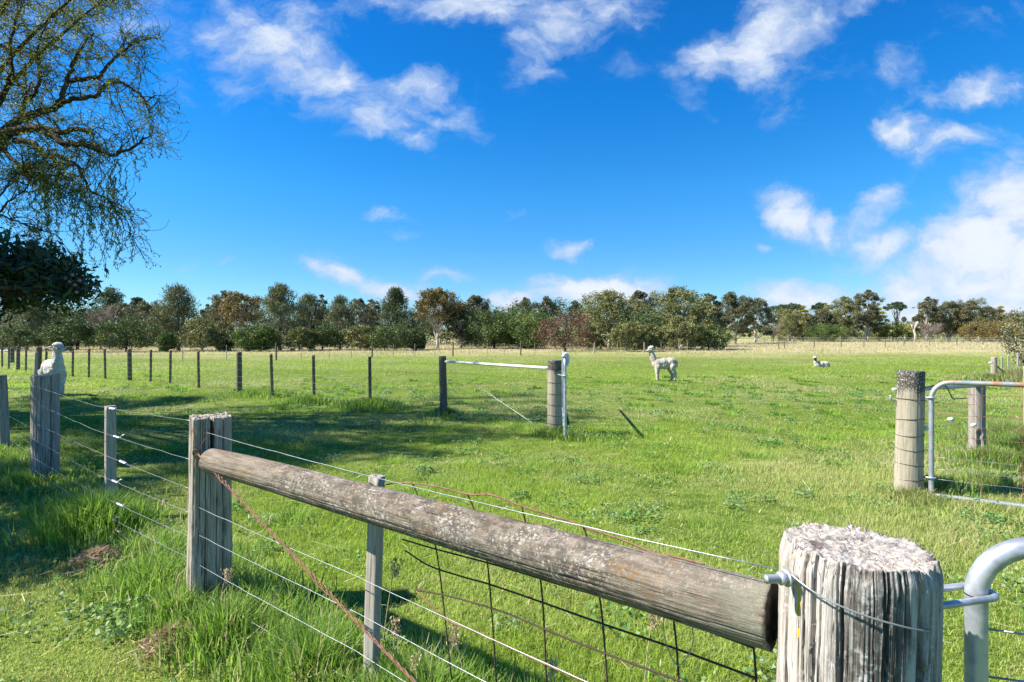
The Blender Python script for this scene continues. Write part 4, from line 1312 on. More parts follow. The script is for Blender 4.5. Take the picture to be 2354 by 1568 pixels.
def make_tree(kind, u, d, vtop, hw, label, cat='tree', name=None, group='trees along the back of the paddock', seed=None, squash=1.0, lean=0.0, zbase=None):
    K = KINDS[kind]
    seed = seed if seed is not None else int(u * 13 + vtop * 7 + d)
    r = np.random.default_rng(seed)
    x = P(u, 0, d).x; z0 = Hf(x, d) if zbase is None else zbase
    h = EYE + d * (VH - vtop) / F - z0
    rad = hw * d / F * {'dome': 1.22, 'plume': 1.25, 'open': 1.2, 'layer': 1.0, 'flat': 1.0, 'bare': 1.0}[K['shape']]
    root = thing(name or {'dome': 'bushy_tree', 'plume': 'sheoak_tree', 'open': 'gum_tree', 'layer': 'cypress_tree', 'flat': 'umbrella_pine', 'bare': 'bare_tree'}[K['shape']], label, cat, (x, d, z0), group)
    shape = K['shape']
    cl = []; cr_ = []
    hb = K['base'] * h
    if shape == 'dome':
        nl = 90
        for i in range(nl):
            v = r.normal(0, 1, 3); v /= np.linalg.norm(v)
            if v[2] < -.35 and r.random() < .35: v[2] *= -1
            k = r.uniform(.45, 1.0) ** .5 * (.80 + .28 * vn(v[0] * 2.1 + seed, v[1] * 2.1 + v[2] * 1.7, seed))
            zc = hb + (h - hb) * .40
            c = np.array([v[0] * rad * k, v[1] * rad * k, zc + v[2] * ((h - hb) * .56 if v[2] > 0 else (h - hb) * .40) * k])
            c[2] -= .0
            cl.append(c); cr_.append(r.uniform(.17, .30) * min(rad, h * .6) + .12)
    elif shape == 'plume':
        nl = 150
        for i in range(nl):
            t = r.random() ** .85
            prof = (min(1, (t + .08) / .32) ** .6) * (1 - max(0, t - .3) / .72) ** .62
            a = r.uniform(0, 6.283); q = math.sqrt(r.random()) * rad * prof * (.72 + .5 * vn(a * 1.1 + seed, t * 5, seed))
            cl.append(np.array([q * math.cos(a), q * math.sin(a), hb + (h - hb) * (.04 + .92 * t)])); cr_.append(r.uniform(.14, .26) * rad + .18)
    elif shape == 'open':
        nb = 15 + int(7 * r.random())
        lobes = []
        for i in range(nb):
            a = i * 2.399 + r.uniform(-.4, .4); t = (i + .5) / nb
            zc = hb + (h - hb) * (.10 + .76 * t)
            wid = rad * math.sqrt(max(.06, 1 - ((t - .40) / .66) ** 2)) * .80
            q = wid * r.uniform(.45, 1.0)
            lobes.append((np.array([q * math.cos(a), q * math.sin(a), zc]), r.uniform(.32, .50) * min(rad, (h - hb) * .7)))
        lobes.append((np.array([rad * .1 * r.normal(), 0, h - .26 * min(rad, h * .5)]), .27 * min(rad, h)))
        for c0, lr in lobes:
            for j in range(17):
                v = r.normal(0, 1, 3); v /= np.linalg.norm(v)
                if v[2] < -.2 and r.random() < .6: v[2] *= -1
                c = c0 + v * lr * r.uniform(.35, .95) * np.array([1.1, 1.1, .8])
                c[2] = min(c[2], h - .1)
                cl.append(c); cr_.append(lr * r.uniform(.24, .44))
    elif shape == 'layer':
        nl = 110
        for i in range(nl):
            t = r.random(); a = r.uniform(0, 6.283)
            prof = (1 - t) ** .42 if squash >= 1 else 1 - .35 * t
            lay = round(t * 8) / 8
            q = rad * prof * math.sqrt(r.random()) * (.8 + .35 * vn(a * 1.5 + seed, lay * 9, seed))
            cl.append(np.array([q * math.cos(a), q * math.sin(a), hb + (h - hb) * (lay * .9 + .08 + .05 * (1 - q / rad))])); cr_.append(.20 * rad + .14)
    elif shape == 'flat':
        for i in range(46):
            a = r.uniform(0, 6.283); q = math.sqrt(r.random()) * rad
            cl.append(np.array([q * math.cos(a), q * math.sin(a), h * (.97 - .13 * (q / rad) ** 2) - r.random() * h * .09])); cr_.append(.20 * rad)
    # --- limbs
    lean_v = np.array([math.tan(R(lean)), 0, 0])
    tb = MB()
    tr = max(.05, .022 * h + .012 * rad)
    top = np.array([0, 0, h * (.72 if shape != 'flat' else .72)]) + lean_v * h * .7
    k = 9
    tp = np.array([top * t + np.array([r.normal(0, .02) * h * t * (1 - t) * 4, r.normal(0, .02) * h * t * (1 - t) * 4, 0]) for t in np.linspace(0, 1, k)])
    tp[0][2] = -.25
    tb.tube(tp, np.linspace(tr, tr * .3, k) * np.r_[1.25, np.ones(k - 1)], 7)
    if shape in ('open', 'flat', 'bare', 'plume', 'dome'):
        if shape == 'open':
            targets = [c for c, _ in lobes]
        elif shape == 'flat':
            targets = [cl[i] for i in range(0, 46, 4)]
        elif shape == 'bare':
            targets = [np.array([rad * math.cos(a) * r.uniform(.5, 1), rad * math.sin(a) * r.uniform(.5, 1), h * r.uniform(.5, 1.0)]) for a in np.arange(0, 6.28, .33)]
        else:
            targets = [cl[i] for i in range(0, len(cl), 11)]
        for c in targets:
            t0 = r.uniform(.18, .65) if shape != 'flat' else r.uniform(.35, .8)
            b0_ = tp[int(t0 * (k - 1))]
            b0_ = b0_ if b0_[2] < c[2] else tp[1]
            mid = b0_ * .5 + c * .5 + r.normal(0, .06, 3) * rad
            tb.tube(smooth_pts([b0_, mid, c], 4), np.linspace(tr * .45, tr * .10, 9), 5)
            if shape == 'bare':
                for j in range(16):
                    f = r.uniform(.35, 1); s0 = b0_ * (1 - f) + c * f
                    e = s0 + np.array([r.normal(0, .22) * rad, r.normal(0, .22) * rad, r.uniform(.0, .26) * h])
                    e[2] = min(e[2], h)
                    tb.tube([s0, (s0 + e) / 2 + r.normal(0, .03, 3) * rad, e], [.035, .025, .012], 3, caps=False)
    tb.build('trunk', M[K['bark']], root)
    if K['n']:
        cl = np.array(cl) + lean_v * 0
        cr_ = np.array(cr_)
        # clumps in proportion to their size
        scale = np.clip(rad * h / 40, .35, 1.6)
        per = max(8, int(K['n'] * scale / len(cl)))
        ls = min(1.0, .55 + d / 200)
        V, Q, rnd, tint = clump_leaves(cl, cr_, per, K['L'] * ls, K['W'] * ls, seed, 0, .62 if shape in ('layer', 'flat') else .85, .7 if shape == 'plume' else None)
        V[:, 2] = np.maximum(V[:, 2], .03)
        if shape in ('layer',):
            tint = np.clip(tint + np.repeat((V.reshape(-1, 4, 3)[:, 0, 2] > .72 * h) * .5 * r.random(len(rnd)), 1), 0, 1)
        me = npmesh('crown', V, [Q], LM[K['lm']], {'rnd': np.repeat(rnd, 4), 'tint': np.repeat(tint, 4)})
        link('crown', me, root)
    return root


TREES = [
    # kind, u, d, vtop, halfwidth, label
    ('sheoak', 62, 92, 690, 66, 'olive feathery sheoak behind the dark-leaved branch at far left'),
    ('wattle', 37, 84, 752, 46, 'low dark wattle at the far left edge behind the fence posts'),
    ('wattle', 178, 98, 690, 46, 'tall dark wattle behind the round wattle with light tips'),
    ('wattle', 162, 80, 728, 42, 'round wattle with light green tips behind the left alpaca'),
    ('bare', 232, 92, 700, 38, 'bare pale leaning tree between the two dark wattles at left'),
    ('pine', 252, 175, 669, 56, 'broad dark macrocarpa rising highest behind the left trees'),
    ('pine', 315, 185, 690, 36, 'smaller dark macrocarpa tailing off right of the broad one'),
    ('wattle', 290, 82, 726, 68, 'wide dark wattle showing several thin trunks at left'),
    ('gum', 278, 125, 693, 30, 'grey rounded gum crown in front of the broad macrocarpa'),
    ('gum', 335, 115, 689, 38, 'dull brown gum left of the tall olive sheoak'),
    ('gum', 372, 110, 705, 30, 'grey-brown half bare gum close behind the wide dark wattle'),
    ('sheoak', 410, 88, 654, 48, 'tallest olive sheoak of the left group, narrow domed top'),
    ('bright', 385, 81, 762, 15, 'small bright yellow-green shrub at the foot of the tall sheoak'),
    ('gum_olive', 465, 84, 730, 44, 'bushy yellow-green tree right of the tall left sheoak'),
    ('gum', 474, 115, 699, 15, 'thin wispy tree top between tall sheoak and orange gum'),
    ('gum', 511, 108, 667, 30, 'grey-green gum leaning on the orange tinted gum'),
    ('gum_orange', 553, 104, 673, 46, 'orange tinted gum with white limbs in the left group'),
    ('bright', 573, 84, 748, 32, 'mid green bush at the foot of the orange tinted left gum'),
    ('wattle', 520, 88, 762, 26, 'dark low bush beneath the grey-green gum'),
    ('bright', 611, 84, 748, 26, 'green rounded bush left of the wide olive sheoak trunk'),
    ('sheoak', 644, 90, 656, 52, 'wide olive sheoak with a forked trunk, tall and domed'),
    ('sheoak', 712, 98, 677, 40, 'brown-topped sheoak right of the wide forked sheoak'),
    ('gum_olive', 690, 86, 752, 26, 'low olive bush with light tips under the brown-topped sheoak'),
    ('wattle', 740, 90, 744, 42, 'dark spreading bush under the brown-topped sheoak'),
    ('gum', 738, 125, 677, 16, 'thin airy treetop poking above the brown-topped sheoak'),
    ('sheoak', 781, 94, 681, 32, 'slim light olive sheoak in the middle of the left wood'),
    ('gum', 823, 104, 685, 30, 'grey gum with visible stem between slim and dark sheoaks'),
    ('gum_olive', 828, 90, 748, 40, 'pale-tipped bush before the grey gum'),
    ('gum', 856, 110, 687, 20, 'reddish small gum crown just left of the dark sheoak'),
    ('sheoak_dark', 910, 96, 664, 38, 'tall dark green sheoak left of the orange umbrella gum'),
    ('wattle', 905, 88, 744, 42, 'dark bush with yellow-green tips below the dark sheoak'),
    ('wattle', 957, 92, 754, 20, 'small dark bush at the right end of the left wood'),
    ('gum_orange', 1006, 104, 662, 56, 'spreading orange-crowned gum with open white limbs near centre'),
    ('gum', 975, 145, 722, 34, 'pale grey tree seen through the gap under the orange-crowned gum'),
    ('gum_dark', 1060, 106, 697, 34, 'dark gum on several stems right of the orange-crowned gum'),
    ('gum_dark', 1096, 122, 675, 38, 'brown gum top jutting above the dense green trees'),
    ('wattle', 1135, 104, 706, 66, 'left half of the dense dark green tree mass at centre'),
    ('bright', 1205, 102, 704, 72, 'brighter right half of the dense green tree mass at centre'),
    ('gum', 1204, 130, 682, 28, 'airy pale gum above the dense green mass'),
    ('gum_dark', 1259, 128, 680, 30, 'brownish round gum crown right above the green mass'),
    ('gum_dark', 1324, 125, 689, 24, 'small russet gum top above the reddish tree'),
    ('rust', 1300, 84, 714, 60, 'reddish-brown rounded tree left of the olive gum clump'),
    ('gum_olive', 1400, 100, 670, 72, 'biggest olive gum left in the central clump'),
    ('gum_dark', 1474, 122, 664, 34, 'dark gum top behind the central olive gums'),
    ('gum_olive', 1352, 92, 742, 34, 'grey-green shrub beside the reddish-brown tree'),
    ('gum_olive', 1553, 100, 658, 62, 'tallest olive-gold gum at the right of the central clump'),
    ('wattle', 1470, 96, 715, 58, 'dark shaded tree between the two tall olive gums'),
    ('gum_olive', 1440, 84, 741, 38, 'olive bush with lit tips behind the standing alpaca, left one'),
    ('gum_olive', 1490, 86, 745, 32, 'smaller olive bush directly above the standing alpaca'),
    ('gum_olive', 1563, 90, 724, 38, 'yellow-green rounded bush under the tallest olive-gold gum'),
    ('gum_olive', 1615, 96, 691, 34, 'yellow-tipped gum with a pale bent limb at clump right'),
    ('wattle', 1628, 92, 746, 46, 'dark low bush ending the central clump at right'),
    ('gum_dark', 1634, 118, 672, 30, 'dark gum top behind the yellow-tipped gum'),
    ('gum_dark', 1690, 122, 671, 40, 'dark twin-trunk gum standing free right of the central clump'),
    ('gum_dark', 1735, 132, 686, 38, 'brown round-crowned gum right of the dark twin-trunk gum'),
    ('umbrella', 1790, 235, 697, 30, 'flat-topped pine behind, first right of the brown gum'),
    ('umbrella', 1824, 240, 695, 24, 'flat-topped pine above the golden conifer'),
    ('umbrella', 1888, 232, 694, 22, 'lone flat-topped pine left of the tall right gums'),
    ('bare', 1778, 150, 745, 22, 'small bare tree in the gap right of the brown gum'),
    ('gum_olive', 1816, 158, 709, 36, 'olive rounded gum before the flat-topped pines'),
    ('cypress', 1846, 160, 708, 24, 'golden-green conifer beside the olive rounded gum'),
    ('gum_dark', 1884, 158, 711, 34, 'grey-brown gum below the lone flat-topped pine'),
    ('bright', 1898, 150, 742, 38, 'soft green shrub in front of the tall right gums'),
    ('gum_olive', 1938, 156, 679, 34, 'leaning olive gum left of the tallest right gum'),
    ('gum_dark', 1994, 158, 664, 28, 'tallest gum of the right group with a square top'),
    ('cypress', 2022, 162, 712, 24, 'golden cypress right behind the tallest right gum'),
    ('cypress', 2052, 160, 741, 30, 'clipped golden hedge tree left of the white trunk'),
    ('cypress', 2088, 160, 742, 26, 'golden hedge tree next to the white trunk'),
    ('umbrella', 2061, 230, 692, 24, 'flat-topped pine with bare crooked limbs on the skyline gap'),
    ('gum_dark', 2132, 158, 681, 24, 'tall narrow dark gum right of the skyline gap'),
    ('bare', 2141, 150, 742, 28, 'bare pinkish shrub below the narrow dark gum'),
    ('gum_dark', 2182, 160, 691, 38, 'broad grey-brown gum in the right group'),
    ('gum_dark', 2230, 158, 688, 40, 'domed dark gum with white limbs in the right group'),
    ('gum_dark', 2278, 162, 704, 28, 'smaller brown gum right of the domed dark gum'),
    ('cypress', 2302, 175, 708, 17, 'pointed green conifer top above the golden wattles'),
    ('gold', 2264, 150, 735, 38, 'golden wattle bush at the foot of the right gums'),
    ('gold', 2312, 148, 734, 36, 'golden wattle bush nearest the right edge'),
    ('gum', 2330, 165, 718, 32, 'grey-green gum crown behind the right-hand bush'),
]
for (kind, u, d, vt, hw, lab) in TREES:
    if u < 1650 and kind != 'pine':
        d = d * (.78 if d < 120 else .84)
    sq = .5 if ('hedge' in lab) else 1.0
    K0 = KINDS[kind]['base']
    make_tree(kind, u, d, vt, hw, lab, squash=sq)
make_tree('bush', 2352, 30, 698, 34, 'large grey-green bush at the right edge beyond the gate', 'bush', 'bushy_tree', 'shrubs', squash=1)
# the wood behind, where single trees can no longer be told apart
def woodland():
    r = np.random.default_rng(5)
    C = []; S = []
    for (u0, u1, d0, d1, vt, per) in ((-60, 1290, 98, 125, 702, 760), (1290, 1660, 94, 108, 702, 200), (1790, 2036, 170, 188, 726, 300), (2118, 2420, 168, 188, 716, 320)):
        for i in range(per):
            u = r.uniform(u0, u1); d = r.uniform(d0, d1)
            ht = EYE + d * (VH - vt) / F - Hf(0, d)
            z = r.random() ** .8 * ht * (.72 + .45 * vn(u * .03, d * .02, 4))
            C.append((P(u, 0, d).x, d, Hf(0, d) + z)); S.append(r.uniform(.9, 1.8))
    for i in range(560):
        u = r.uniform(-60, 1640)
        if 935 < u < 1050:
            continue
        d = r.uniform(84, 100); C.append((P(u, 0, d).x, d, Hf(0, d) + r.uniform(.2, 2.6))); S.append(r.uniform(.7, 1.3))
    C = np.array(C); S = np.array(S)
    V, Q, rnd, tint = clump_leaves(C, S, 90, .36, .17, 8)
    V[:, 2] = np.maximum(V[:, 2], .03)
    tag(link('woodland', npmesh('woodland', V, [Q], LM['sheoak_dark'], {'rnd': np.repeat(rnd * .8, 4), 'tint': np.repeat(tint, 4)})), kind='stuff')


woodland()
# dead white trunk with a dark snapped spar
x = P(2104, 0, 152).x; z0 = Hf(x, 152)
wt = thing('dead_tree', 'white dead trunk with a dark spar rising above the hedge', 'dead tree', (x, 152, z0))
tb = MB(); tb.tube([(0, 0, -.2), (.1, 0, 1.8), (-.35, 0, 3.2), (.3, 0, 4.6), (1.1, 0, 5.6)], [.42, .32, .27, .22, .12], 8)
tb.tube([(-.35, 0, 3.2), (-.9, 0, 4.1), (-.8, 0, 4.7)], [.2, .15, .08], 7); tb.build('trunk', M['bark_pale'], wt)
tb = MB(); tb.tube([(.9, 0, 5.3), (1.0, 0, 8.5), (1.05, 0, 10.6)], [.16, .13, .11], 7); tb.tube([(.75, 0, 10.3), (1.35, 0, 10.4)], .06, 6); tb.build('spar', M['bark_dark'], wt)
for k, (u, vt, hw, lab) in enumerate(((2078, 727, 4, 'tiny round tree on the hill crest, left of the pair'), (2103, 726, 5, 'tiny dark tree on the hill crest, larger of the pair'), (2118, 728, 3.5, 'tiny tree on the hill crest beside the narrow gum'))):
    make_tree('tiny', u, 640, vt, hw, lab, group='tiny trees on the hill', zbase=float(17))
# a small bird in the air above the skyline gap
bx = P(2100, 708, 120)
bme = MB(); bme.tube([(-.35, 0, 0), (-.15, 0, .02), (.1, 0, 0), (.3, 0, -.02)], [.02, .10, .09, .02], 6)
bird = thing('bird', 'small dark bird flying above the gap right of the flat-topped pine', 'bird', bx)
bme.build('body', M['bark_dark'], bird)
for s in (-1, 1):
    bme = MB(); bme.add([(-.1, s * .08, .03), (.15, s * .08, .03), (.05, s * .5, .22), (-.05, s * .5, .22), (-.1, s * .08, .0), (.15, s * .08, .0), (.05, s * .5, .20), (-.05, s * .5, .20)],
                        [(0, 1, 2, 3), (7, 6, 5, 4), (0, 4, 5, 1), (1, 5, 6, 2), (2, 6, 7, 3), (3, 7, 4, 0)])
    bme.build('wing', M['bark_dark'], bird)


# ------------------------------------------------------------------ the corkscrew willow at left
def willow():
    r = np.random.default_rng(99)
    bx_, by_ = -13.6, 11.6
    root = thing('willow_tree', 'twisted corkscrew willow just coming into leaf, overhanging at upper left', 'tree', (bx_, by_, Hf(bx_, by_)))
    RO = np.array(root.location)
    S = .44

    def zp(x, y, d):
        return np.array(P(x * .385, y * S, d))
    fork = np.array([-13.4, 11.6, 2.6])
    tr = MB(RO)
    tr.tube(smooth_pts([(bx_, by_, -.2), (bx_ + .1, by_, 1.2), tuple(fork)], 6), np.linspace(.42, .30, 13), 10)
    limbs = []   # (points, r0, r1)
    L0 = smooth_pts([fork, (-12.2, 11.4, 4.2), (-11.0, 11.2, 5.0), zp(0, 730, 11.0)], 6)
    tr.tube(L0, np.linspace(.26, .17, len(L0)), 9)
    A = zp(0, 730, 11.0)
    spec = [
        ([A, zp(60, 690, 11), zp(150, 676, 11), zp(250, 668, 10.9), zp(350, 690, 10.8), zp(480, 675, 10.7), zp(560, 700, 10.6)], .14, .04),
        ([zp(250, 672, 10.9), zp(320, 708, 10.8), zp(380, 748, 10.7), zp(460, 752, 10.6), zp(540, 766, 10.5), zp(610, 795, 10.4), zp(690, 808, 10.2), zp(790, 770, 10.1), zp(880, 720, 10)], .105, .018),
        ([A, zp(60, 655, 11.2), zp(130, 625, 11.4), zp(220, 590, 11.6), zp(330, 560, 11.7), zp(370, 490, 11.8), zp(410, 410, 11.9), zp(440, 330, 12), zp(480, 250, 12.1), zp(560, 170, 12.2)], .13, .02),
        ([zp(330, 560, 11.7), zp(430, 520, 11.5), zp(560, 500, 11.4), zp(640, 440, 11.3), zp(720, 430, 11.2), zp(800, 470, 11.1), zp(870, 530, 11), zp(900, 590, 11)], .07, .014),
        ([zp(410, 420, 11.9), zp(500, 410, 11.7), zp(590, 400, 11.6), zp(640, 340, 11.5), zp(720, 280, 11.4), zp(800, 225, 11.3), zp(900, 195, 11.2)], .07, .014),
        ([zp(90, 735, 11), zp(190, 740, 10.8), zp(240, 800, 10.6), zp(320, 830, 10.5), zp(345, 900, 10.4), zp(340, 955, 10.4), zp(380, 985, 10.3)], .085, .02),
        ([zp(240, 800, 10.6), zp(350, 815, 10.4), zp(440, 850, 10.2), zp(500, 930, 10.1), zp(560, 1010, 10), zp(640, 1040, 9.9), zp(700, 1110, 9.9)], .05, .010),
        ([A, zp(40, 800, 10.9), zp(100, 850, 10.7), zp(200, 880, 10.5), zp(310, 880, 10.4)], .07, .014),
        ([zp(-60, 760, 11), zp(-40, 600, 11.4), zp(30, 480, 11.8), zp(70, 380, 12), zp(60, 240, 12.2), zp(90, 120, 12.4), zp(130, 20, 12.6)], .10, .02),
        ([zp(130, 625, 11.4), zp(140, 540, 11.5), zp(220, 470, 11.6), zp(240, 360, 11.8), zp(230, 220, 12), zp(300, 100, 12.1)], .07, .015),
        ([zp(-80, 1200, 10.2), zp(0, 1115, 10.2), zp(60, 1050, 10.2), zp(130, 1000, 10.2), zp(200, 930, 10.3)], .035, .010),
        ([zp(-80, 1150, 10), zp(20, 1130, 10), zp(100, 1160, 10), zp(190, 1190, 10), zp(220, 1210, 10)], .028, .007),
        ([zp(-80, 1050, 9.6), zp(10, 1010, 9.7), zp(60, 940, 9.8), zp(140, 900, 9.9)], .03, .008),
    ]
    # the rest of the tree, outside the picture, with limbs added for its shade
    for i in range(11):
        a = r.uniform(1.2, 5.4); rad_ = r.uniform(3.5, 6.2); zt = r.uniform(5.5, 10.5)
        e = np.array([bx_ + rad_ * math.cos(a) * .95, by_ + rad_ * math.sin(a), zt])
        m1 = fork * .6 + e * .4 + np.array([0, 0, 1.0]); m2 = fork * .25 + e * .75 + np.array([0, 0, .9])
        spec.append(([fork, m1, m2, e], .16, .02))
    for (yo, zt) in ((8.0, 8.5), (7.0, 7.2), (9.5, 9.6), (13.8, 10.6), (15.5, 11.3), (12, 10.4), (10.5, 9.9), (6.4, 6.6), (6.9, 7.9), (7.6, 7.4), (8.6, 8.8), (9.0, 9.4), (7.3, 8.4), (6.6, 7.3), (11.2, 10.2), (8.3, 8.0)):  # near limbs out of view, several added to thicken the shadow on the grass
        e = np.array([r.uniform(-11.0, -8.6), yo, zt])
        m1 = fork * .6 + e * .4 + np.array([0, 0, .9]); m2 = fork * .25 + e * .75 + np.array([0, 0, .7])
        spec.append(([fork, m1, m2, e], .10, .012))
    for i in range(7):  # unseen limbs added to shade the left alpaca
        e = np.array([r.uniform(-20, -14.8), r.uniform(13.0, 15.5), r.uniform(4.0, 8.5)])
        spec.append(([fork, fork * .5 + e * .5 + np.array([0, 0, 1.2]), e], .10, .02))
    for pts, r0, r1 in spec:
        p = smooth_pts(pts, 5)
        p[1:-1] += r.normal(0, .012, (len(p) - 2, 3))
        r0 *= .74; r1 *= .74
        tr.tube(p, np.linspace(r0, r1, len(p)), 7)
        limbs.append((p, r0, r1))
    tr.build('trunk', M['bark_willow'], root)
    # twisted branchlets and hanging twigs
    B = MB(RO); T = MB(RO); leafC = []; leafD = []

    def squiggle(s, d0, L, n, grav, amp):
        p = [np.array(s, float)]; d0 = np.array(d0, float) / np.linalg.norm(d0)
        for i in range(n):
            d0 = d0 + r.normal(0, amp, 3) + np.array([0, 0, grav])
            d0 /= np.linalg.norm(d0)
            p.append(p[-1] + d0 * L / n)
        return np.array(p)
    nb = nt = 0
    for li, (p, r0, r1) in enumerate(limbs):
        seglen = np.linalg.norm(np.diff(p, axis=0), axis=1).sum()
        cnt = int(seglen * (4.6 if li >= 13 else 4.1)) + 4
        for i in range(cnt):
            k = int(len(p) * (.18 + .82 * r.random() ** .8)); k = min(k, len(p) - 1)
            t = p[min(k + 1, len(p) - 1)] - p[max(k - 1, 0)]; t /= np.linalg.norm(t) + 1e-9
            up = r.normal(0, 1, 3); up[2] += .35
            d0 = t * .7 + up * .75
            br = squiggle(p[k], d0, r.uniform(.35, 1.0), 10, r.uniform(-.08, .03), .28)
            B.tube(br, np.linspace(.012, .004, 11), 4, caps=False); nb += 1
            for j in range(16 if li >= 13 else 11):  # extra twigs on the out-of-view limbs deepen the cast shade
                kk = int(r.integers(3, 11)); 
                v = r.normal(0, 1, 3)
                tw = squiggle(br[kk], (br[kk] - br[kk - 2]) / .2 + v * .9, r.uniform(.25, .7), 9, r.uniform(-.16, .02), .38)
                T.tube(tw, np.linspace(.0048, .0026, 10), 3, caps=False); nt += 1
                f = r.integers(1, 10, 8)
                pp_ = tw[f] + r.normal(0, .018, (8, 3))
                leafC.append(pp_); leafD.append(tw[f] - tw[f - 1])
    # long weeping strands
    for (x, y0_, y1_) in ([(x, r.uniform(820, 960), r.uniform(1060, 1330)) for x in r.uniform(230, 760, 22)] + [(600, 900, 1380), (640, 960, 1300), (760, 850, 1240), (790, 1000, 1370), (520, 1010, 1400), (545, 1000, 1290), (610, 1020, 1450), (625, 1020, 1340), (705, 1100, 1390), (700, 1090, 1400), (715, 820, 1060),
                          (680, 830, 1000), (800, 780, 940), (900, 640, 820), (945, 640, 820), (860, 700, 870), (460, 1050, 1390), (440, 1030, 1420)] + [(x, r.uniform(850, 980), r.uniform(1120, 1250)) for x in r.uniform(180, 380, 9)]):
        d = r.uniform(9.7, 10.6); a = zp(x, y0_, d); b = zp(x + r.normal(0, 12), y1_, d)
        n = 26; t = np.linspace(0, 1, n)[:, None]
        s = a + (b - a) * t
        s[:, 0] += .035 * np.sin(np.linspace(0, 22 + 6 * r.random(), n) + r.random() * 6) ; s[:, 1] += .035 * np.cos(np.linspace(0, 20, n)); s[:, 0] += np.cumsum(r.normal(0, .008, n))
        T.tube(s, np.linspace(.0075, .0045, n), 3, caps=False)
        f = r.integers(3, n, 75); leafC.append(s[f] + r.normal(0, .018, (75, 3))); leafD.append(np.tile([0, 0, -1.0], (75, 1)))
    B.build('branches', M['bark_willow'], root)
    T.build('twigs', M['twig_willow'], root)
    C = np.concatenate(leafC) - RO; D = np.concatenate(leafD); D /= np.linalg.norm(D, axis=1)[:, None] + 1e-9
    V, Q = leaf_quads(C, .045 + .032 * r.random(len(C)), .013 + .008 * r.random(len(C)), None, 3, D)
    me = npmesh('leaves', V, [Q], LM['willow'], {'rnd': np.repeat(r.random(len(C)), 4), 'tint': np.repeat((r.random(len(C)) < .25) * r.random(len(C)), 4)})
    link('leaves', me, root)


willow()


# ------------------------------------------------------------------ flowering gum, dark glossy leaves at left
def flowering_gum():
    r = np.random.default_rng(123)
    bx_, by_ = -8.6, 6.3
    root = thing('flowering_gum_tree', 'dark glossy-leaved flowering gum branch with pinkish buds at left edge', 'tree', (bx_, by_, Hf(bx_, by_)))
    RO = np.array(root.location)
    tb = MB(RO)
    tb.tube(smooth_pts([(bx_, by_, -.2), (bx_ + .1, by_, .9), (bx_ + .25, by_ + .1, 1.7)], 5), np.linspace(.17, .12, 11), 9)
    fk = np.array([bx_ + .25, by_ + .1, 1.7])
    lobes = [(np.array(P(48, 645, 8.1)), (.85, .75, .43)), (np.array(P(105, 650, 8.0)), (.42, .5, .30)), (np.array(P(25, 600, 8.2)), (.6, .6, .30)), (np.array(P(84, 605, 8.0)), (.40, .4, .20)), (np.array(P(158, 664, 7.9)), (.17, .25, .16)), (np.array(P(-60, 640, 8.0)), (1.0, .9, .6)),
             (np.array([-6.9, 4.3, 2.75]), (.95, .85, .6)), (np.array([-6.2, 3.9, 2.6]), (.7, .55, .4)), (np.array([-7.8, 5.4, 3.2]), (1.2, 1.0, .7)), (np.array([-9.4, 6.4, 3.2]), (1.2, 1.2, .8))]
    leafC = []; ends = []
    for c, rd in lobes:
        m_ = (fk + c) / 2 + np.array([0, 0, .22])
        p = smooth_pts([fk, m_, c], 6); tb.tube(p, np.linspace(.06, .02, len(p)), 6)
        vol = rd[0] * rd[1] * rd[2]
        k = int(30 + 170 * vol ** .75)
        for i in range(k):
            v = r.normal(0, 1, 3); v /= np.linalg.norm(v)
            e = c + v * np.array(rd) * r.uniform(.35, 1) ** .6
            s = p[int(r.integers(6, len(p)))]
            tb.tube([s, (s + e) / 2 + r.normal(0, .05, 3), e], [.010, .007, .004], 4, caps=False)
            ends.append(e)
            m = 11
            leafC.append(e + r.normal(0, .12, (m, 3)) * np.array([1, 1, .8]))
    tb.build('trunk', M['bark_dark'], root)
    C = np.concatenate(leafC) - RO
    n = len(C)
    dirs = r.normal(0, .6, (n, 3)) + np.array([.25, 0, -.35])
    # six-point leaves with a fold along the midrib
    t = dirs / np.linalg.norm(dirs, axis=1)[:, None]
    b = r.normal(0, 1, (n, 3)); b -= t * np.sum(b * t, 1)[:, None]; b /= np.linalg.norm(b, axis=1)[:, None]
    nn_ = np.cross(t, b)
    L = (.10 + .06 * r.random(n))[:, None]; w = (.020 + .009 * r.random(n))[:, None]
    V = np.stack([C - t * L * .5, C - t * L * .15 + b * w + nn_ * w * .35, C + t * L * .5 - nn_ * L * .08, C - t * L * .15 - b * w + nn_ * w * .35], 1).reshape(-1, 3)
    me = npmesh('leaves', V, [np.concatenate([np.arange(n)[:, None] * 4 + np.array([[0, 1, 2]]), np.arange(n)[:, None] * 4 + np.array([[0, 2, 3]])])], LM['fgum'],
                {'rnd': np.repeat(r.random(n), 4), 'tint': np.repeat(r.random(n) * .4, 4)})
    link('leaves', me, root)
    bud = MB(RO)
    for (u, v) in ((38, 618), (166, 632), (172, 655), (160, 648), (150, 640), (176, 672), (224, 637), (222, 660), (218, 670), (120, 655), (100, 640), (183, 645), (60, 668)):
        c = np.array(P(u, v, 7.75)); bud.tube([c - [0, 0, .022], c - [0, 0, .01], c + [0, 0, .012], c + [0, 0, .026]], [.008, .024, .022, .006], 8)
        s = np.array(lobes[1][0]); bud.tube([c, (c + s) / 2 + r.normal(0, .03, 3), s], .003, 3, caps=False)
    bud.build('buds', M['bud'], root)


M['bud'] = bark('pinkish_gum_buds', (.22, .12, .11), (.34, .22, .20))
flowering_gum()


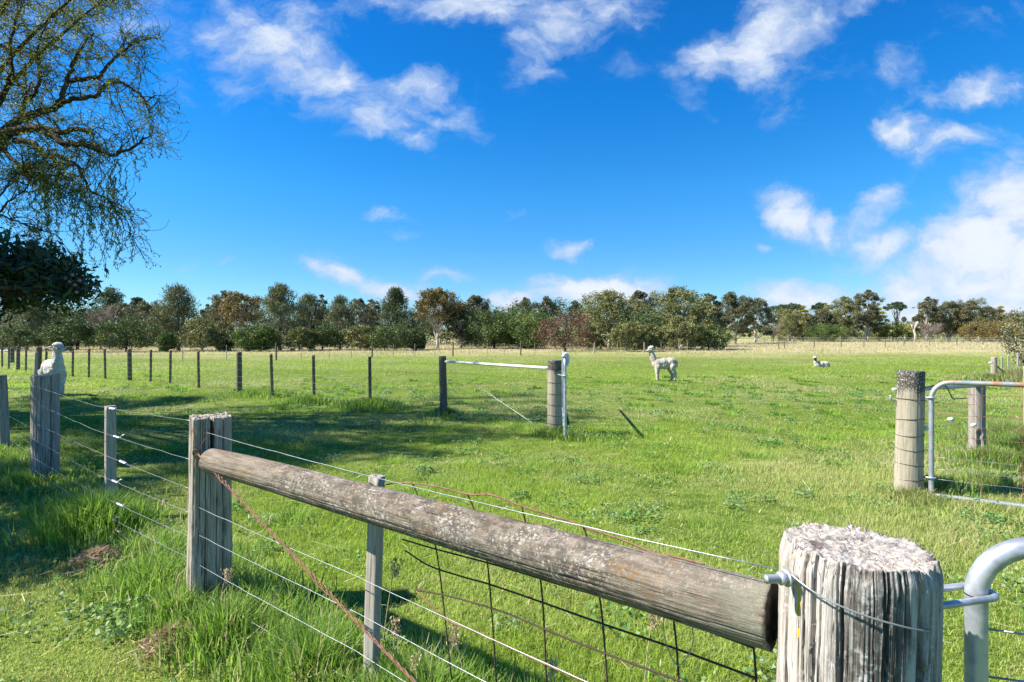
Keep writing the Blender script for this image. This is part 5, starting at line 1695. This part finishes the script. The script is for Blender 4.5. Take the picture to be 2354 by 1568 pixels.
# ------------------------------------------------------------------ alpacas
mm, N = new_mat('alpaca_fleece')
ob_ = N.node('ShaderNodeTexCoord').outputs['Object']
n1_ = N.noise(ob_, 9, 5, .65); n2_ = N.noise(ob_, 60, 3, .6)
cc = N.mix(N.maprange(n1_, .35, .65), (.60, .51, .40), (.76, .68, .56))
bp = N.node('ShaderNodeBump', ins={'Strength': 1.0, 'Distance': .05, 'Height': N.math('ADD', n1_, n2_)})
pr = N.node('ShaderNodeBsdfPrincipled', ins={'Base Color': cc, 'Roughness': 1.0, 'Specular IOR Level': .05, 'Normal': bp.outputs[0]})
finish(N, pr.outputs[0])
M['fleece'] = mm
mm, N = new_mat('white_fleece')
ob_ = N.node('ShaderNodeTexCoord').outputs['Object']
n1_ = N.noise(ob_, 11, 6, .7, .5)
bp = N.node('ShaderNodeBump', ins={'Strength': 1.0, 'Distance': .06, 'Height': n1_})
pr = N.node('ShaderNodeBsdfPrincipled', ins={'Base Color': N.mix(N.maprange(n1_, .36, .62), (.56, .52, .46), (.74, .71, .65)), 'Roughness': 1.0, 'Specular IOR Level': .05, 'Normal': bp.outputs[0]})
finish(N, pr.outputs[0])
M['fleece_white'] = mm
M['dark_skin'] = bark('dark_face', (.012, .011, .011), (.03, .028, .027))
M['muzzle'] = bark('pale_muzzle', (.42, .36, .31), (.55, .49, .43))


def sphere_np(c, rad, nu=16, nv=10):
    th = np.linspace(0, 2 * np.pi, nu, endpoint=False); ph = np.linspace(0.05, np.pi - .05, nv)
    T, Pp = np.meshgrid(th, ph)
    V = np.stack([np.sin(Pp) * np.cos(T), np.sin(Pp) * np.sin(T), np.cos(Pp)], -1) * np.array(rad) + np.array(c)
    return V.reshape(-1, 3), nu, nv


def blob(mb, c, rad, rotz=0.0, roty=0.0):
    V, nu, nv = sphere_np((0, 0, 0), rad)
    m_ = np.array((Matrix.Rotation(rotz, 3, 'Z') @ Matrix.Rotation(roty, 3, 'Y')))
    V = V @ m_.T + np.array(c)
    idx = np.arange(nu * nv).reshape(nv, nu); nx = np.roll(idx, -1, 1)
    q = np.stack([idx[:-1], idx[1:], nx[1:], nx[:-1]], -1).reshape(-1, 4)
    base = mb.n
    mb.add(V, q)
    for ring, fl in ((idx[0], 0), (idx[-1], 1)):
        mb.V.append(V[ring].mean(0)[None] - mb.o); c_ = mb.n; mb.n += 1
        rg = ring + base
        t_ = np.stack([rg, np.roll(rg, -1), np.full(nu, c_)], -1)
        mb.F[3].append(t_ if not fl else t_[:, ::-1])


def fuse(mb, name, mat, root, voxel, seed, fluff=.016, iters=16):
    """weld overlapping volumes into one continuous body"""
    o = mb.build(name, mat, None)
    md = o.modifiers.new('r', 'REMESH'); md.mode = 'VOXEL'; md.voxel_size = voxel
    sm = o.modifiers.new('s', 'SMOOTH'); sm.factor = .5; sm.iterations = iters
    dg = bpy.context.evaluated_depsgraph_get()
    me = bpy.data.meshes.new_from_object(o.evaluated_get(dg))
    bpy.data.objects.remove(o)
    n = len(me.vertices)
    co = np.empty(n * 3, np.float32); me.vertices.foreach_get('co', co); co = co.reshape(-1, 3)
    nm = np.empty(n * 3, np.float32); me.vertex_normals.foreach_get('vector', nm); nm = nm.reshape(-1, 3)
    f = fbm(co[:, 0] * 16 + co[:, 1] * 9 + seed, co[:, 2] * 14 + co[:, 1] * 11, seed, 3) - .5
    co = co + nm * (f * fluff * 2)[:, None]
    me.vertices.foreach_set('co', co.ravel())
    me.polygons.foreach_set('use_smooth', np.ones(len(me.polygons), bool))
    me.materials.clear(); me.materials.append(mat)
    me.update()
    return link(name, me, root)


def alpaca(label, x, y, scale, heading, mat, lying=False, face='muzzle', head_turn=0.0, neck_lean=.0, back_ears=False):
    """local +x is forward; unit scale = 1.5 m to the top of the head"""
    root = thing('alpaca', label, 'alpaca', (x, y, Hf(x, y)), 'alpacas in the paddock')
    root.rotation_euler = (0, 0, heading); root.scale = (scale,) * 3
    mb = MB()
    dz = 0.0 if not lying else -.62
    # trunk: deep chest, rump, belly tucked up
    blob(mb, (.30, 0, .80 + dz), (.27, .215, .255)); blob(mb, (.05, 0, .83 + dz), (.36, .23, .235)); blob(mb, (-.28, 0, .84 + dz), (.28, .225, .235)); blob(mb, (-.44, 0, .80 + dz), (.16, .17, .19))
    blob(mb, (.0, 0, .75 + dz), (.36, .225, .23))
    # neck
    lo = .16 if lying else 0.0
    npts = smooth_pts([(.36, 0, .86 + dz), (.50 + neck_lean * .4, 0, 1.02 + dz - lo * .5), (.56 + neck_lean, 0, 1.20 + dz - lo), (.60 + neck_lean, 0, 1.36 + dz - lo)], 5)
    mb.tube(npts, np.linspace(.175, .100, len(npts)), 14)
    hc = np.array([.60 + neck_lean, 0, 1.38 + dz - lo])
    ht = Matrix.Rotation(head_turn, 3, 'Z')

    def hv(v):
        return hc + np.array(ht @ Vector(v))
    blob(mb, hv((.02, 0, .01)), (.145, .118, .118), head_turn); blob(mb, hv((.0, 0, .07)), (.115, .105, .085), head_turn)
    mb.tube([hv((.07, 0, .0)), hv((.17, 0, -.012)), hv((.245, 0, -.03)), hv((.268, 0, -.036))], [.088, .070, .052, .03], 12)
    if not lying:
        for (sx_, sy_, ph) in ((.33, 1, .03), (.31, -1, -.05)):
            mb.tube(smooth_pts([(sx_, sy_ * .115, .72), (sx_ + .0, sy_ * .115, .52), (sx_ + ph * .4, sy_ * .11, .36), (sx_ + ph * .3, sy_ * .11, .20), (sx_ + ph * .3, sy_ * .11, .06), (sx_ + ph * .3 + .03, sy_ * .11, .0)], 4),
                    np.interp(np.linspace(0, 1, 21), [0, .3, .5, .75, .93, 1], [.14, .105, .082, .064, .058, .05]), 10)
        for (sx_, sy_, ph) in ((-.40, 1, -.05), (-.36, -1, .04)):
            mb.tube(smooth_pts([(sx_, sy_ * .12, .76), (sx_ + .07, sy_ * .125, .56), (sx_ - .03 + ph * .3, sy_ * .12, .36), (sx_ - .06 + ph * .4, sy_ * .12, .30), (sx_ - .02 + ph * .4, sy_ * .12, .07), (sx_ + .01 + ph * .4, sy_ * .12, .0)], 4),
                    np.interp(np.linspace(0, 1, 21), [0, .2, .4, .55, .9, 1], [.17, .14, .10, .078, .058, .05]), 10)
    else:
        for sy_ in (1, -1):
            blob(mb, (.25, sy_ * .13, .05), (.20, .07, .07)); blob(mb, (-.28, sy_ * .15, .06), (.26, .08, .09))
    # tail held close to the rump
    tl = smooth_pts([(-.50, 0, .90 + dz), (-.575, 0, .84 + dz), (-.59, 0, .72 + dz), (-.565, 0, .62 + dz)], 4)
    mb.tube(tl, np.linspace(.06, .045, len(tl)), 8)
    body = fuse(mb, 'body', mat, root, .017, int(abs(x) * 31))
    fl = MB()
    blob(fl, hv((-.005, 0, .13)), (.14, .118, .082), head_turn); blob(fl, hv((.085, 0, .115)), (.065, .085, .06), head_turn)
    fuse(fl, 'topknot', M['fleece_white'], root, .014, 5, .012, 3)
    for s in (-1, 1):
        q = MB(); q.tube([hv((-.07, s * .09, .06)), hv((-.115, s * .125, .06)), hv((-.155, s * .135, .055)), hv((-.185, s * .135, .045))] if back_ears else [hv((-.04, s * .075, .10)), hv((-.05, s * .10, .165)), hv((-.035, s * .095, .215)), hv((-.02, s * .085, .245))], [.026, .032, .022, .005], 8)
        q.build('ear', mat, root)
        q = MB(); blob(q, hv((.118, s * .088, .03)), (.022, .016, .020)); q.build('eye', M['dark_skin'], root)
    if face == 'dark':
        q = MB(); blob(q, hv((.09, 0, .0)), (.125, .105, .115), head_turn); q.tube([hv((.14, 0, -.005)), hv((.24, 0, -.03)), hv((.285, 0, -.037))], [.085, .065, .035], 12); q.build('face', M['dark_skin'], root)
    q = MB(); blob(q, hv((.262, 0, -.012)), (.020, .030, .016), head_turn); q.build('nose', M['dark_skin'], root)
    q = MB(); q.tube([hv((.225, -.046, -.055)), hv((.272, 0, -.056)), hv((.225, .046, -.055))], .007, 6); q.build('mouth', M['dark_skin'], root)
    if not lying:
        for (fx, sy_) in ((.36, 1), (.31, -1), (-.41, 1), (-.33, -1)):
            for s in (-1, 1):
                q = MB(); blob(q, (fx + .03, sy_ * .115 + s * .02, .018), (.05, .02, .028)); q.build('toe', M['dark_skin'], root)
    return root


ap = P(122, 0, 16.0)
alpaca('white alpaca standing in the shade behind the thick grey fence post', ap.x, ap.y, .95, R(-38), M['fleece_white'], head_turn=R(34), neck_lean=-.14, back_ears=True)
ap = P(1527, 0, 21.6)
alpaca('cream alpaca standing side-on in the sunlit paddock, facing left', ap.x, ap.y, .835, R(180), M['fleece'], head_turn=R(14), neck_lean=.0)
ap = P(1889, 0, 31.3)
alpaca('white alpaca with a black face lying in the grass at right', ap.x, ap.y, .74, R(182), M['fleece'], lying=True, face='dark', head_turn=R(62), neck_lean=-.10)
